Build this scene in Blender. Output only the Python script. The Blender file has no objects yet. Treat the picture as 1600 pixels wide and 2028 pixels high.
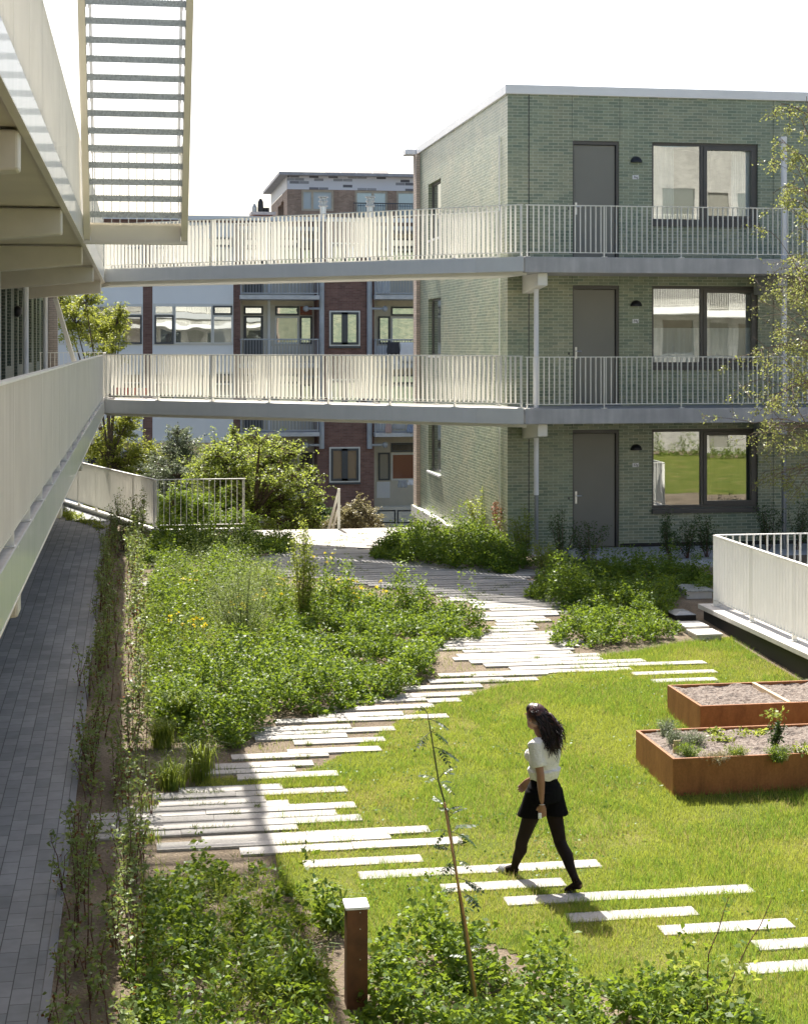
import bpy, math, random
import numpy as np
from mathutils import Vector, Matrix

S = bpy.context.scene
COL = S.collection
R = math.radians
rng = np.random.default_rng(7)
random.seed(7)

# ------------------------------------------------------------------ survey of the place (metres, Y runs along the galleries)
TH = R(9.3); CT, ST = math.cos(TH), math.sin(TH)
F, CX, HY, ZC = 3235.0, 800.0, 684.0, 4.8

def ray(px):
    r = (px - CX) / F
    return r * CT + ST, CT - r * ST
def at(px, py, Y):
    ax, ay = ray(px); d = Y / ay
    return ax * d, ZC - (py - HY) * d / F
def atx(px, py, X):
    ax, ay = ray(px); d = X / ax
    return ay * d, ZC - (py - HY) * d / F
def gz(X, Y):
    return np.clip((np.asarray(Y, float) - 15.0) / 16.0, 0, 1) * 0.6
def G(px, py):
    ax, ay = ray(px); z = 0.0
    for _ in range(8):
        d = F * (ZC - z) / (py - HY); z = float(gz(0, ay * d))
    return ax * d, ay * d, z
def pd(px, py, d):
    ax, ay = ray(px)
    return Vector((ax * d, ay * d, ZC - (py - HY) * d / F))

# ------------------------------------------------------------------ objects
def tag(o, label=None, cat=None, group=None, kind=None):
    if label: o['label'] = label
    if cat: o['category'] = cat
    if group: o['group'] = group
    if kind: o['kind'] = kind
    return o
def thing(name, loc, label, cat, group=None):
    o = bpy.data.objects.new(name, None); COL.objects.link(o)
    o.location = loc; o.empty_display_size = 0.2
    return tag(o, label, cat, group)
def adopt(o, parent):
    if parent is not None:
        o.parent = parent
        o.matrix_parent_inverse = Matrix.Translation(-Vector(parent.location)) if parent.type == 'EMPTY' else Matrix.Identity(4)
    return o
def copy_tree(o, parent=None):
    c = o.copy(); COL.objects.link(c)
    if parent is not None: c.parent = parent
    for ch in list(o.children): copy_tree(ch, c)
    return c

class MB:
    def __init__(s): s.v = []; s.f = []
    def box(s, x0, x1, y0, y1, z0, z1):
        b = len(s.v)
        s.v += [(x0,y0,z0),(x1,y0,z0),(x1,y1,z0),(x0,y1,z0),(x0,y0,z1),(x1,y0,z1),(x1,y1,z1),(x0,y1,z1)]
        s.f += [tuple(b+i for i in q) for q in ((0,3,2,1),(4,5,6,7),(0,1,5,4),(1,2,6,5),(2,3,7,6),(3,0,4,7))]
        return s
    def bar(s, p, q, w, h, side=None):
        """box between p and q: w along side (horizontal), h along the other axis"""
        p, q = Vector(p), Vector(q); t = (q - p).normalized()
        if side is None:
            side = t.cross(Vector((0,0,1)))
            if side.length < 1e-4: side = Vector((1,0,0))
        side = Vector(side); side = (side - t * side.dot(t)).normalized(); n = side.cross(t).normalized()
        b = len(s.v)
        for c in (p, q):
            for a, e in ((-1,-1),(1,-1),(1,1),(-1,1)):
                s.v.append(tuple(c + side * (a * w / 2) + n * (e * h / 2)))
        s.f += [tuple(b+i for i in k) for k in ((3,2,1,0),(4,5,6,7),(0,1,5,4),(1,2,6,5),(2,3,7,6),(3,0,4,7))]
        return s
    def prism(s, pts, z0, z1):
        """polygon pts (x,y), ccw, from z0 to z1 (z0, z1 may be lists)"""
        n = len(pts); b = len(s.v)
        za = z0 if isinstance(z0, (list, tuple)) else [z0]*n
        zb = z1 if isinstance(z1, (list, tuple)) else [z1]*n
        s.v += [(p[0], p[1], za[i]) for i, p in enumerate(pts)] + [(p[0], p[1], zb[i]) for i, p in enumerate(pts)]
        s.f.append(tuple(b+i for i in reversed(range(n)))); s.f.append(tuple(b+n+i for i in range(n)))
        for i in range(n):
            j = (i+1) % n; s.f.append((b+i, b+j, b+n+j, b+n+i))
        return s
    def tube(s, path, rad, n=6, cap=True):
        path = [Vector(p) for p in path]; m = len(path)
        if not isinstance(rad, (list, tuple)): rad = [rad]*m
        b = len(s.v); ref = None
        for i, p in enumerate(path):
            t = (path[min(i+1, m-1)] - path[max(i-1, 0)])
            t = t.normalized() if t.length > 1e-9 else Vector((0,0,1))
            if ref is None: ref = Vector((1,0,0)) if abs(t.x) < .9 else Vector((0,1,0))
            a = (ref - t*ref.dot(t)).normalized(); c = t.cross(a); ref = a
            for k in range(n):
                an = 2*math.pi*k/n
                s.v.append(tuple(p + (a*math.cos(an) + c*math.sin(an))*rad[i]))
        for i in range(m-1):
            for k in range(n):
                k2 = (k+1) % n
                s.f.append((b+i*n+k, b+i*n+k2, b+(i+1)*n+k2, b+(i+1)*n+k))
        if cap:
            s.f.append(tuple(b+k for k in reversed(range(n)))); s.f.append(tuple(b+(m-1)*n+k for k in range(n)))
        return s
    def loft(s, rings, n=16):
        """rings: (centre, side vector * rx, other vector * ry)"""
        b = len(s.v); m = len(rings)
        for c, a, e in rings:
            for k in range(n):
                an = 2*math.pi*k/n
                s.v.append(tuple(Vector(c) + Vector(a)*math.cos(an) + Vector(e)*math.sin(an)))
        for i in range(m-1):
            for k in range(n):
                k2 = (k+1) % n
                s.f.append((b+i*n+k, b+i*n+k2, b+(i+1)*n+k2, b+(i+1)*n+k))
        s.f.append(tuple(b+k for k in reversed(range(n)))); s.f.append(tuple(b+(m-1)*n+k for k in range(n)))
        return s
    def ball(s, c, r, n=12, m=8, rot=None):
        c = Vector(c); r = Vector(r) if hasattr(r, '__len__') else Vector((r,r,r)); b = len(s.v)
        for i in range(m+1):
            ph = math.pi*i/m
            for k in range(n):
                an = 2*math.pi*k/n
                v = Vector((r.x*math.sin(ph)*math.cos(an), r.y*math.sin(ph)*math.sin(an), -r.z*math.cos(ph)))
                if rot is not None: v = rot @ v
                s.v.append(tuple(c+v))
        for i in range(m):
            for k in range(n):
                k2 = (k+1) % n
                s.f.append((b+i*n+k, b+i*n+k2, b+(i+1)*n+k2, b+(i+1)*n+k))
        return s
    def quad(s, a, b_, c, d):
        b = len(s.v); s.v += [tuple(a), tuple(b_), tuple(c), tuple(d)]; s.f.append((b,b+1,b+2,b+3)); return s
    def build(s, name, mat, parent=None, bevel=0, smooth=False, label=None):
        me = bpy.data.meshes.new(name); me.from_pydata([tuple(v) for v in s.v], [], s.f); me.update()
        o = bpy.data.objects.new(name, me); COL.objects.link(o)
        me.materials.append(mat)
        if smooth: me.polygons.foreach_set('use_smooth', [True]*len(me.polygons))
        if bevel:
            b = o.modifiers.new('bevel', 'BEVEL'); b.width = bevel; b.segments = 2; b.limit_method = 'ANGLE'
        if label: o['label'] = label
        return adopt(o, parent)

def np_mesh(name, V, k, mat, parent=None):
    """V: (n*k,3) vertices, consecutive k of them make one face"""
    n = len(V)//k
    me = bpy.data.meshes.new(name)
    me.vertices.add(n*k); me.vertices.foreach_set('co', np.ascontiguousarray(V, dtype=np.float32).ravel())
    me.loops.add(n*k); me.loops.foreach_set('vertex_index', np.arange(n*k, dtype=np.int32))
    me.polygons.add(n); me.polygons.foreach_set('loop_start', np.arange(0, n*k, k, dtype=np.int32))
    me.update(calc_edges=True); me.validate()
    me.materials.append(mat)
    o = bpy.data.objects.new(name, me); COL.objects.link(o)
    return adopt(o, parent)

def unit(a): return a / np.maximum(np.linalg.norm(a, axis=1, keepdims=True), 1e-9)

def leaf_verts(P, size, rg, flat=0.6, aspect=0.55, droop=0.0, axis=None):
    """rhombic folded leaves at P. flat: how strongly they face upward"""
    n = len(P)
    nrm = rg.normal(size=(n,3)); nrm[:,2] = np.abs(nrm[:,2])*(1-flat) + flat*2.2
    nrm = unit(nrm)
    a = rg.normal(size=(n,3)) if axis is None else axis + rg.normal(size=(n,3))*0.35
    a[:,2] -= droop
    a = unit(a - nrm*np.sum(a*nrm, axis=1, keepdims=True))
    b = np.cross(nrm, a)
    L = (size*(0.7+0.6*rg.random(n)))[:,None]; W = L*aspect*0.5
    base = P; tip = P + a*L
    mid = P + a*L*0.45
    up = nrm*W*0.35
    V = np.stack([base, mid + b*W + up, tip, mid - b*W + up], axis=1)
    return V.reshape(-1,3)

def blade_verts(P, h, w, rg, lean=0.35):
    n = len(P)
    an = rg.random(n)*2*math.pi
    d = np.stack([np.cos(an), np.sin(an), np.zeros(n)], 1); an2 = rg.random(n)*2*math.pi
    l = np.stack([np.cos(an2), np.sin(an2), np.zeros(n)], 1)*(h*lean*rg.random(n)*1.6)[:,None]
    tip = P + l; tip[:,2] += h
    return np.stack([P - d*w[:,None]/2, P + d*w[:,None]/2, tip], 1).reshape(-1,3)

def inpoly(x, y, poly):
    c = np.zeros(len(x), bool); n = len(poly); j = n-1
    for i in range(n):
        xi, yi = poly[i][:2]; xj, yj = poly[j][:2]
        hit = ((yi > y) != (yj > y)) & (x < (xj-xi)*(y-yi)/((yj-yi) if yj != yi else 1e-9) + xi)
        c ^= hit; j = i
    return c
def scatter(poly, n, rg):
    xs = [p[0] for p in poly]; ys = [p[1] for p in poly]
    X = np.empty(0); Y = np.empty(0)
    while len(X) < n:
        x = rg.uniform(min(xs), max(xs), n*2); y = rg.uniform(min(ys), max(ys), n*2)
        k = inpoly(x, y, poly); X = np.concatenate([X, x[k]]); Y = np.concatenate([Y, y[k]])
    return X[:n], Y[:n]
def area(poly):
    return abs(sum(poly[i][0]*poly[(i+1)%len(poly)][1]-poly[(i+1)%len(poly)][0]*poly[i][1] for i in range(len(poly))))/2
def vnoise(x, y, sc, seed):
    """smooth value noise 0..1"""
    r = np.random.default_rng(seed); T = r.random((64,64))
    u = np.asarray(x)/sc + 100; v = np.asarray(y)/sc + 100
    i = np.floor(u).astype(int); j = np.floor(v).astype(int); fu = u-i; fv = v-j
    fu = fu*fu*(3-2*fu); fv = fv*fv*(3-2*fv)
    g = lambda a, b: T[a % 64, b % 64]
    return (g(i,j)*(1-fu)+g(i+1,j)*fu)*(1-fv)+(g(i,j+1)*(1-fu)+g(i+1,j+1)*fu)*fv

# ------------------------------------------------------------------ materials
class NT:
    def __init__(s, name):
        s.m = bpy.data.materials.new(name); s.m.use_nodes = True
        s.t = s.m.node_tree; s.t.nodes.clear()
        s.out = s.n('ShaderNodeOutputMaterial')
    def n(s, typ, **kw):
        x = s.t.nodes.new(typ)
        for k, v in kw.items():
            if k in ('operation','blend_type','data_type','noise_dimensions','interpolation','clamp','offset','offset_frequency','feature','distance','voronoi_dimensions'): setattr(x, k, v)
            else:
                i = x.inputs[k.replace('_',' ')] if k.replace('_',' ') in x.inputs else x.inputs[int(k[1:])]
                if isinstance(v, bpy.types.NodeSocket): s.t.links.new(v, i)
                else: i.default_value = v
        return x
    def l(s, a, b): s.t.links.new(a, b)
    def ramp(s, fac, stops):
        r = s.t.nodes.new('ShaderNodeValToRGB'); s.l(fac, r.inputs[0])
        e = r.color_ramp.elements
        while len(e) < len(stops): e.new(.5)
        for x, (p, c) in zip(e, stops):
            x.position = p; x.color = (*c, 1) if len(c) == 3 else c
        return r.outputs[0]
    def mix(s, fac, a, b, mode='MIX'):
        m = s.t.nodes.new('ShaderNodeMix'); m.data_type = 'RGBA'; m.blend_type = mode
        for i, v in ((0, fac), (6, a), (7, b)):
            if isinstance(v, bpy.types.NodeSocket): s.l(v, m.inputs[i])
            else: m.inputs[i].default_value = v if i == 0 else (*v, 1)
        return m.outputs[2]
    def math(s, op, a, b=0.0):
        m = s.t.nodes.new('ShaderNodeMath'); m.operation = op
        for i, v in enumerate((a, b)):
            if isinstance(v, bpy.types.NodeSocket): s.l(v, m.inputs[i])
            else: m.inputs[i].default_value = v
        return m.outputs[0]
    def pos(s): return s.n('ShaderNodeNewGeometry').outputs['Position']
    def noise(s, scale, detail=3, vec=None, rough=.55):
        x = s.t.nodes.new('ShaderNodeTexNoise'); x.inputs['Scale'].default_value = scale; x.inputs['Detail'].default_value = detail
        x.inputs['Roughness'].default_value = rough
        s.l(vec if vec is not None else s.pos(), x.inputs['Vector']); return x.outputs['Fac']
    def bsdf(s, col, rough=.6, metal=0.0, spec=.5, bump=None, bstr=.3, bdist=.01, coat=0.0):
        p = s.t.nodes.new('ShaderNodeBsdfPrincipled')
        if isinstance(col, bpy.types.NodeSocket): s.l(col, p.inputs['Base Color'])
        else: p.inputs['Base Color'].default_value = (*col, 1)
        if isinstance(rough, bpy.types.NodeSocket): s.l(rough, p.inputs['Roughness'])
        else: p.inputs['Roughness'].default_value = rough
        p.inputs['Metallic'].default_value = metal; p.inputs['Specular IOR Level'].default_value = spec
        p.inputs['Coat Weight'].default_value = coat
        if bump is not None:
            b = s.t.nodes.new('ShaderNodeBump'); b.inputs['Strength'].default_value = bstr; b.inputs['Distance'].default_value = bdist
            s.l(bump, b.inputs['Height']); s.l(b.outputs[0], p.inputs['Normal'])
        return p.outputs[0]
    def done(s, sh): s.l(sh, s.out.inputs['Surface']); return s.m

def m_plain(name, col, rough=.5, metal=0, spec=.5, var=.12, scale=3.0, bump=0, coat=0):
    t = NT(name); n = t.noise(scale, 4)
    lo = tuple(c*(1-var) for c in col); hi = tuple(min(1, c*(1+var)) for c in col)
    c = t.ramp(n, [(.3, lo), (.7, hi)])
    b = t.noise(scale*12, 3) if bump else None
    return t.done(t.bsdf(c, rough, metal, spec, b, bump, .01, coat))
def m_streak(name, col, dark, rough=.6, amt=.6, coat=0.0, spec=.5, bump=.15):
    """surface with rain streaks running down"""
    t = NT(name)
    mp = t.n('ShaderNodeMapping'); t.l(t.pos(), mp.inputs['Vector']); mp.inputs['Scale'].default_value = (4, 4, .5)
    a = t.noise(1.6, 5, mp.outputs[0]); b = t.noise(2.5, 5)
    f = t.math('MULTIPLY', a, b); f = t.ramp(f, [(.12, (0,0,0)), (.42, (1,1,1))])
    c = t.mix(f, tuple(d*amt + c_*(1-amt) for d, c_ in zip(dark, col)), col)
    return t.done(t.bsdf(c, rough, 0, spec, t.noise(60, 3), bump, .004, coat))
def m_brick(name, c1, c2, mortar, bw=.21, rh=.0625, mw=.01, rough=.45, bump=.6, spec=.5, hue=.25, axis_xy=False, bdist=.006, smooth=.1, tint=None):
    t = NT(name); g = t.n('ShaderNodeNewGeometry')
    sp = t.n('ShaderNodeSeparateXYZ'); t.l(g.outputs['Position'], sp.inputs[0])
    cb = t.n('ShaderNodeCombineXYZ')
    if axis_xy:
        t.l(sp.outputs[1], cb.inputs[0]); t.l(sp.outputs[0], cb.inputs[1])
    else:
        sn = t.n('ShaderNodeSeparateXYZ'); t.l(g.outputs['True Normal'], sn.inputs[0])
        k = t.math('GREATER_THAN', t.math('ABSOLUTE', sn.outputs[0]), .6)
        u = t.math('ADD', t.math('MULTIPLY', sp.outputs[1], k), t.math('MULTIPLY', sp.outputs[0], t.math('SUBTRACT', 1.0, k)))
        t.l(u, cb.inputs[0]); t.l(sp.outputs[2], cb.inputs[1])
    br = t.n('ShaderNodeTexBrick'); t.l(cb.outputs[0], br.inputs['Vector'])
    br.inputs['Scale'].default_value = 1; br.inputs['Brick Width'].default_value = bw; br.inputs['Row Height'].default_value = rh
    br.inputs['Mortar Size'].default_value = mw/2; br.inputs['Mortar Smooth'].default_value = smooth; br.inputs['Bias'].default_value = 0
    br.inputs['Color1'].default_value = (*c1,1); br.inputs['Color2'].default_value = (*c2,1); br.inputs['Mortar'].default_value = (*mortar,1)
    n = t.noise(.9, 4); n2 = t.noise(9, 3)
    c = t.mix(hue, br.outputs['Color'], t.ramp(n, [(.3, tint[0] if tint else (.3,.3,.3)), (.7, tint[1] if tint else (.7,.7,.7))]), 'OVERLAY')
    c = t.mix(.2, c, t.ramp(n2, [(.3, (.35,.35,.35)), (.7, (.65,.65,.65))]), 'OVERLAY')
    mp = t.n('ShaderNodeMapping'); t.l(g.outputs['Position'], mp.inputs['Vector']); mp.inputs['Scale'].default_value = (2.2, 2.2, .22)
    c = t.mix(.22, c, t.ramp(t.noise(1.5, 6, mp.outputs[0]), [(.35, (.30,.30,.28)), (.6, (.58,.58,.57))]), 'OVERLAY')
    h = t.math('SUBTRACT', t.math('MULTIPLY', n2, .5), br.outputs['Fac'])
    return t.done(t.bsdf(c, rough, 0, spec, h, bump, bdist))
def m_leaf(name, c1, c2, trans=.4, tcol=None, rough=.45, patch=None):
    t = NT(name); g = t.n('ShaderNodeNewGeometry')
    c = t.ramp(g.outputs['Random Per Island'], [(0, c1), (1, c2)])
    if patch:
        n = t.ramp(t.noise(patch[0], 3), [(.42, (0,0,0)), (.62, (1,1,1))])
        c = t.mix(n, c, t.ramp(g.outputs['Random Per Island'], [(0, patch[1]), (1, patch[2])]))
    p = t.bsdf(c, rough, 0, .22)
    tr = t.n('ShaderNodeBsdfTranslucent')
    tc = t.mix(.75, c, tcol if tcol else (.35,.5,.05))
    t.l(tc, tr.inputs[0])
    m = t.n('ShaderNodeMixShader'); m.inputs[0].default_value = trans; t.l(p, m.inputs[1]); t.l(tr.outputs[0], m.inputs[2])
    return t.done(m.outputs[0])
def m_glass(name, inner=(.03,.035,.035), refl=.6, tint=(.9,.95,.92), wob=.0):
    t = NT(name)
    d = t.bsdf(inner, .4, 0, .3)
    gl = t.n('ShaderNodeBsdfGlossy'); gl.inputs['Color'].default_value = (*tint,1); gl.inputs['Roughness'].default_value = .01
    if wob:
        b = t.n('ShaderNodeBump'); b.inputs['Strength'].default_value = wob; b.inputs['Distance'].default_value = .02
        t.l(t.noise(1.1, 1), b.inputs['Height']); t.l(b.outputs[0], gl.inputs['Normal'])
    m = t.n('ShaderNodeMixShader'); m.inputs[0].default_value = refl; t.l(d, m.inputs[1]); t.l(gl.outputs[0], m.inputs[2])
    return t.done(m.outputs[0])

CREAM = m_plain('cream_paint', (.83,.815,.75), .38, var=.05, scale=1.5)
CREAM_D = m_plain('beige_paint', (.68,.63,.52), .45, var=.06, scale=1.2)
WHITE_AL = m_plain('white_aluminium', (.84,.84,.84), .35, var=.04, scale=2)
FASCIA = m_streak('painted_fascia', (.62,.63,.62), (.44,.49,.46), .30, .7, coat=.25, bump=.03)
FASCIA_B = m_streak('bridge_fascia', (.70,.71,.72), (.60,.62,.62), .35, .5, bump=.03)
CONC = m_streak('concrete', (.50,.50,.50), (.31,.31,.32), .8, .8, bump=.25)
CONC_L = m_plain('pale_concrete', (.56,.54,.50), .85, var=.12, scale=5, bump=.15)
SOFFIT = m_plain('soffit_beige', (.60,.54,.43), .6, var=.07, scale=1.0)
DECKTOP = m_plain('deck_coating', (.55,.53,.49), .8, var=.1, scale=8, bump=.1)
GBRICK = m_brick('green_glazed_brick', (.185,.23,.172), (.335,.35,.25), (.53,.55,.45), .215, .0625, .011, .36, 1.0, .5, .4, tint=((.28,.40,.33),(.64,.58,.48)), bdist=.02)
LBRICK = m_brick('dark_green_brick', (.05,.075,.06), (.085,.11,.085), (.24,.25,.2), .215, .0625, .011, .35, .6)
RBRICK = m_brick('dark_red_brick', (.155,.078,.066), (.23,.125,.105), (.20,.16,.14), .22, .065, .01, .8, .4)
RBRICK2 = m_brick('orange_red_brick', (.3,.09,.05), (.4,.14,.08), (.3,.24,.2), .22, .065, .012, .8, .4)
BBRICK = m_brick('brown_brick', (.32,.22,.15), (.46,.32,.23), (.42,.35,.29), .22, .07, .012, .8, .4, hue=.3)
TBRICK = m_brick('tan_brick', (.46,.36,.29), (.58,.47,.38), (.3,.26,.22), .22, .0625, .012, .8, .4)
PBRICK = m_brick('pale_grey_brick', (.27,.265,.24), (.37,.36,.325), (.42,.41,.38), .215, .0625, .011, .7, .5)
PAVER = m_brick('grey_pavers', (.19,.20,.205), (.27,.275,.28), (.06,.06,.06), .30, .152, .008, .75, .5, .4, .3, axis_xy=True, bdist=.01)
DOOR = m_plain('dark_taupe_paint', (.205,.20,.168), .42, var=.04, scale=1)
FRAME = m_plain('dark_grey_frame', (.085,.08,.072), .4, var=.05)
BLACK = m_plain('black_metal', (.012,.012,.014), .4, var=.1)
STEEL = m_plain('brushed_steel', (.7,.7,.68), .3, metal=.9, var=.08)
ZINC = m_plain('galvanised_steel', (.42,.44,.43), .5, metal=.6, var=.3, scale=40, bump=.2)
PIPE_W = m_plain('pale_grey_pipe', (.80,.80,.81), .4, var=.05)
PIPE_G = m_plain('zinc_pipe', (.26,.28,.30), .45, metal=.5, var=.1)
GLASS = m_glass('window_glass', (.045,.05,.045), .42, wob=.05)
def m_clear(name, refl=.4, wob=.05):
    t = NT(name); tr = t.n('ShaderNodeBsdfTransparent'); tr.inputs['Color'].default_value = (.8,.86,.83,1)
    gl = t.n('ShaderNodeBsdfGlossy'); gl.inputs['Color'].default_value = (.92,.96,.94,1); gl.inputs['Roughness'].default_value = .012
    b = t.n('ShaderNodeBump'); b.inputs['Strength'].default_value = wob; b.inputs['Distance'].default_value = .02; t.l(t.noise(1.0, 1), b.inputs['Height']); t.l(b.outputs[0], gl.inputs['Normal'])
    m = t.n('ShaderNodeMixShader'); m.inputs[0].default_value = refl; t.l(tr.outputs[0], m.inputs[1]); t.l(gl.outputs[0], m.inputs[2]); return t.done(m.outputs[0])
CLEAR = m_clear('clear_window_glass')
GLASS_D = m_glass('far_window_glass', (.05,.055,.06), .45, wob=.12)
PANEL = m_plain('blue_grey_panel', (.76,.78,.81), .6, var=.04, scale=.6)
WFRAME = m_plain('white_frame', (.66,.66,.64), .5, var=.04)
DFRAME = m_plain('anthracite_frame', (.065,.07,.08), .5, var=.06)
RAILGREY = m_plain('grey_balcony_rail', (.38,.40,.44), .5, var=.08)
BLINDS = m_plain('cream_blind', (.62,.55,.42), .8, var=.08)
# ------------------------------------------------------------------ railings
def railing(parent, p0, p1, z0, z1=None, h=1.03, mat=None, name='railing', pitch=.105, deep=.06, ends=True, post_step=1.55, foot=True, gap=.09, as_thing=False):
    """flat-bar balustrade between plan points p0, p1 standing on z0..z1"""
    mat = mat or CREAM; z1 = z0 if z1 is None else z1
    a = Vector((p0[0], p0[1], z0)); b = Vector((p1[0], p1[1], z1)); L = (b-a).length
    t = (b-a).normalized(); th = Vector((t.x, t.y, 0)).normalized(); s = Vector((-th.y, th.x, 0)); up = Vector((0,0,1))
    rail = MB().bar(a+up*(h-.008), b+up*(h-.008), .062, .016, s).build('top_rail' if as_thing else name, mat, parent)
    MB().bar(a+up*gap, b+up*gap, .045, .014, s).build('bottom_rail', mat, parent if as_thing else rail)
    sl = MB(); n = max(1, int(L/pitch))
    npost = max(2, int(round(L/post_step))+1); posts = [L*(i+.0)/(npost-1) for i in range(npost)]
    posts[0] += .03; posts[-1] -= .03
    for i in range(n):
        u = (i+.5)*L/n
        if min(abs(u-p) for p in posts) < .03: continue
        c = a + t*u
        sl.bar(c+up*(gap+.007), c+up*(h-.016), deep, .012, s)
    sl.build('slats', mat, parent if as_thing else rail)
    first = None
    for p in posts:
        c = a + t*p; m = MB(); m.bar(c+up*.012, c+up*(h-.016), deep+.008, .016, s)
        if foot: m.bar(c+up*.0, c+up*.012, .12, .10, s)
        m.build('post', mat, parent if as_thing else rail)
    return rail

def wall(mb, axis, plane, u0, u1, z0, z1, holes=(), dep=.12):
    """wall face at y=plane (axis 'y', facing -Y) or x=plane (axis 'x', facing -X; '+x' facing +X) with reveals"""
    us = sorted({u0, u1, *[h[0] for h in holes], *[h[1] for h in holes]})
    zs = sorted({z0, z1, *[h[2] for h in holes], *[h[3] for h in holes]})
    def P(u, z, d):
        return (u, plane+d, z) if axis == 'y' else ((plane+d, u, z) if axis == 'x' else (plane-d, u, z))
    fl = axis == 'x'
    def q(a, b, c, d): mb.quad(b, a, d, c) if fl else mb.quad(a, b, c, d)
    for i in range(len(us)-1):
        for j in range(len(zs)-1):
            cu, cz = (us[i]+us[i+1])/2, (zs[j]+zs[j+1])/2
            if any(h[0] < cu < h[1] and h[2] < cz < h[3] for h in holes): continue
            q(P(us[i],zs[j],0), P(us[i+1],zs[j],0), P(us[i+1],zs[j+1],0), P(us[i],zs[j+1],0))
    for a, b, c, d in holes:
        q(P(a,c,dep), P(a,c,0), P(a,d,0), P(a,d,dep)); q(P(b,c,0), P(b,c,dep), P(b,d,dep), P(b,d,0))
        q(P(a,d,0), P(b,d,0), P(b,d,dep), P(a,d,dep)); q(P(a,c,dep), P(b,c,dep), P(b,c,0), P(a,c,0))

# ------------------------------------------------------------------ green apartment block on the far side of the garden
ROOM = m_plain('room_plaster', (.36,.35,.33), .9); VOILE = m_plain('white_voile', (.80,.80,.80), .9, var=.04)
GX, GY, LV = 7.53, 32.8, [.59, 3.59, 6.59]
GTOP = 9.98
gb = thing('green_apartment_block', (GX, GY, .59), 'three storey block of glazed green brick with grey doors and slim balconies', 'apartment block')
dx0, dx1 = at(1134, 900, GY)[0], at(1226, 900, GY)[0]
wx0, wx1 = at(1291, 900, GY)[0], at(1501, 900, GY)[0]
holes = []
for z in LV:
    holes += [(dx0, dx1, z, z+2.46), (wx0, wx1, z+.80, z+2.46)]
m = MB(); wall(m, 'y', GY, GX, 22.0, .2, GTOP, holes, .13)
ghol = []
for (p0, p1, ya, yb) in ((848, 873, 350, 425), (848, 873, 585, 708), (856, 873, 845, 996)):
    y1 = atx(p0, ya, GX)[0]; y0 = atx(p1, ya, GX)[0]
    ghol.append((y0, y1, atx(p1, yb, GX)[1], atx(p1, ya, GX)[1]))
ghol[0] = (ghol[0][0], ghol[0][1], LV[2]+.95, LV[2]+2.42); ghol[1] = (ghol[1][0], ghol[1][1], LV[1]+.95, LV[1]+2.42)
ghol[2] = (ghol[1][0], ghol[1][1], LV[0]+.95, LV[0]+2.42)
GE = 43.3
wall(m, 'x', GX, GY, GE, .47, GTOP, ghol, .16)
m.quad((22.0, GY, .2), (22.0, GE, .2), (22.0, GE, GTOP), (22.0, GY, GTOP))
m.quad((22.0, GE+.5, .2), (GX, GE+.5, .2), (GX, GE+.5, GTOP), (22.0, GE+.5, GTOP))
gwall = m.build('wall', GBRICK, gb)
MB().box(GX+.02, 22.0, GY+.02, GE+.5, GTOP-.12, GTOP-.02).build('roof', BLACK, gb)
m = MB(); m.box(GX-.05, 22.05, GY-.05, GY+.25, GTOP, GTOP+.19); m.box(GX-.05, GX+.25, GY+.25, GE+.6, GTOP, GTOP+.19)
m.box(GX-.35, GX-.05, GE+.3, GE+.75, GTOP-.0, GTOP+.14)
m.build('coping', WHITE_AL, gb, bevel=.01)
MB().box(GX-.10, GX+.0, GE+.01, GE+.5, -2.5, GTOP-.01).build('end_pier', TBRICK, gb)
MB().box(GX-.16, GX-.002, 34.6, GE+.5, .18, .47).build('plinth_band', CONC_L, gb, bevel=.008)
MB().box(GX-.06, GX+.2, 34.6, GE+.0, -2.5, .18).build('base_wall', RBRICK2, gb)
m = MB(); m.box(GX-.02, dx0-.02, GY-.015, GY+.05, .2, .59); m.box(dx1+.02, 22, GY-.015, GY+.05, .2, .68); m.build('base_strip', BLACK, gb)
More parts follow.
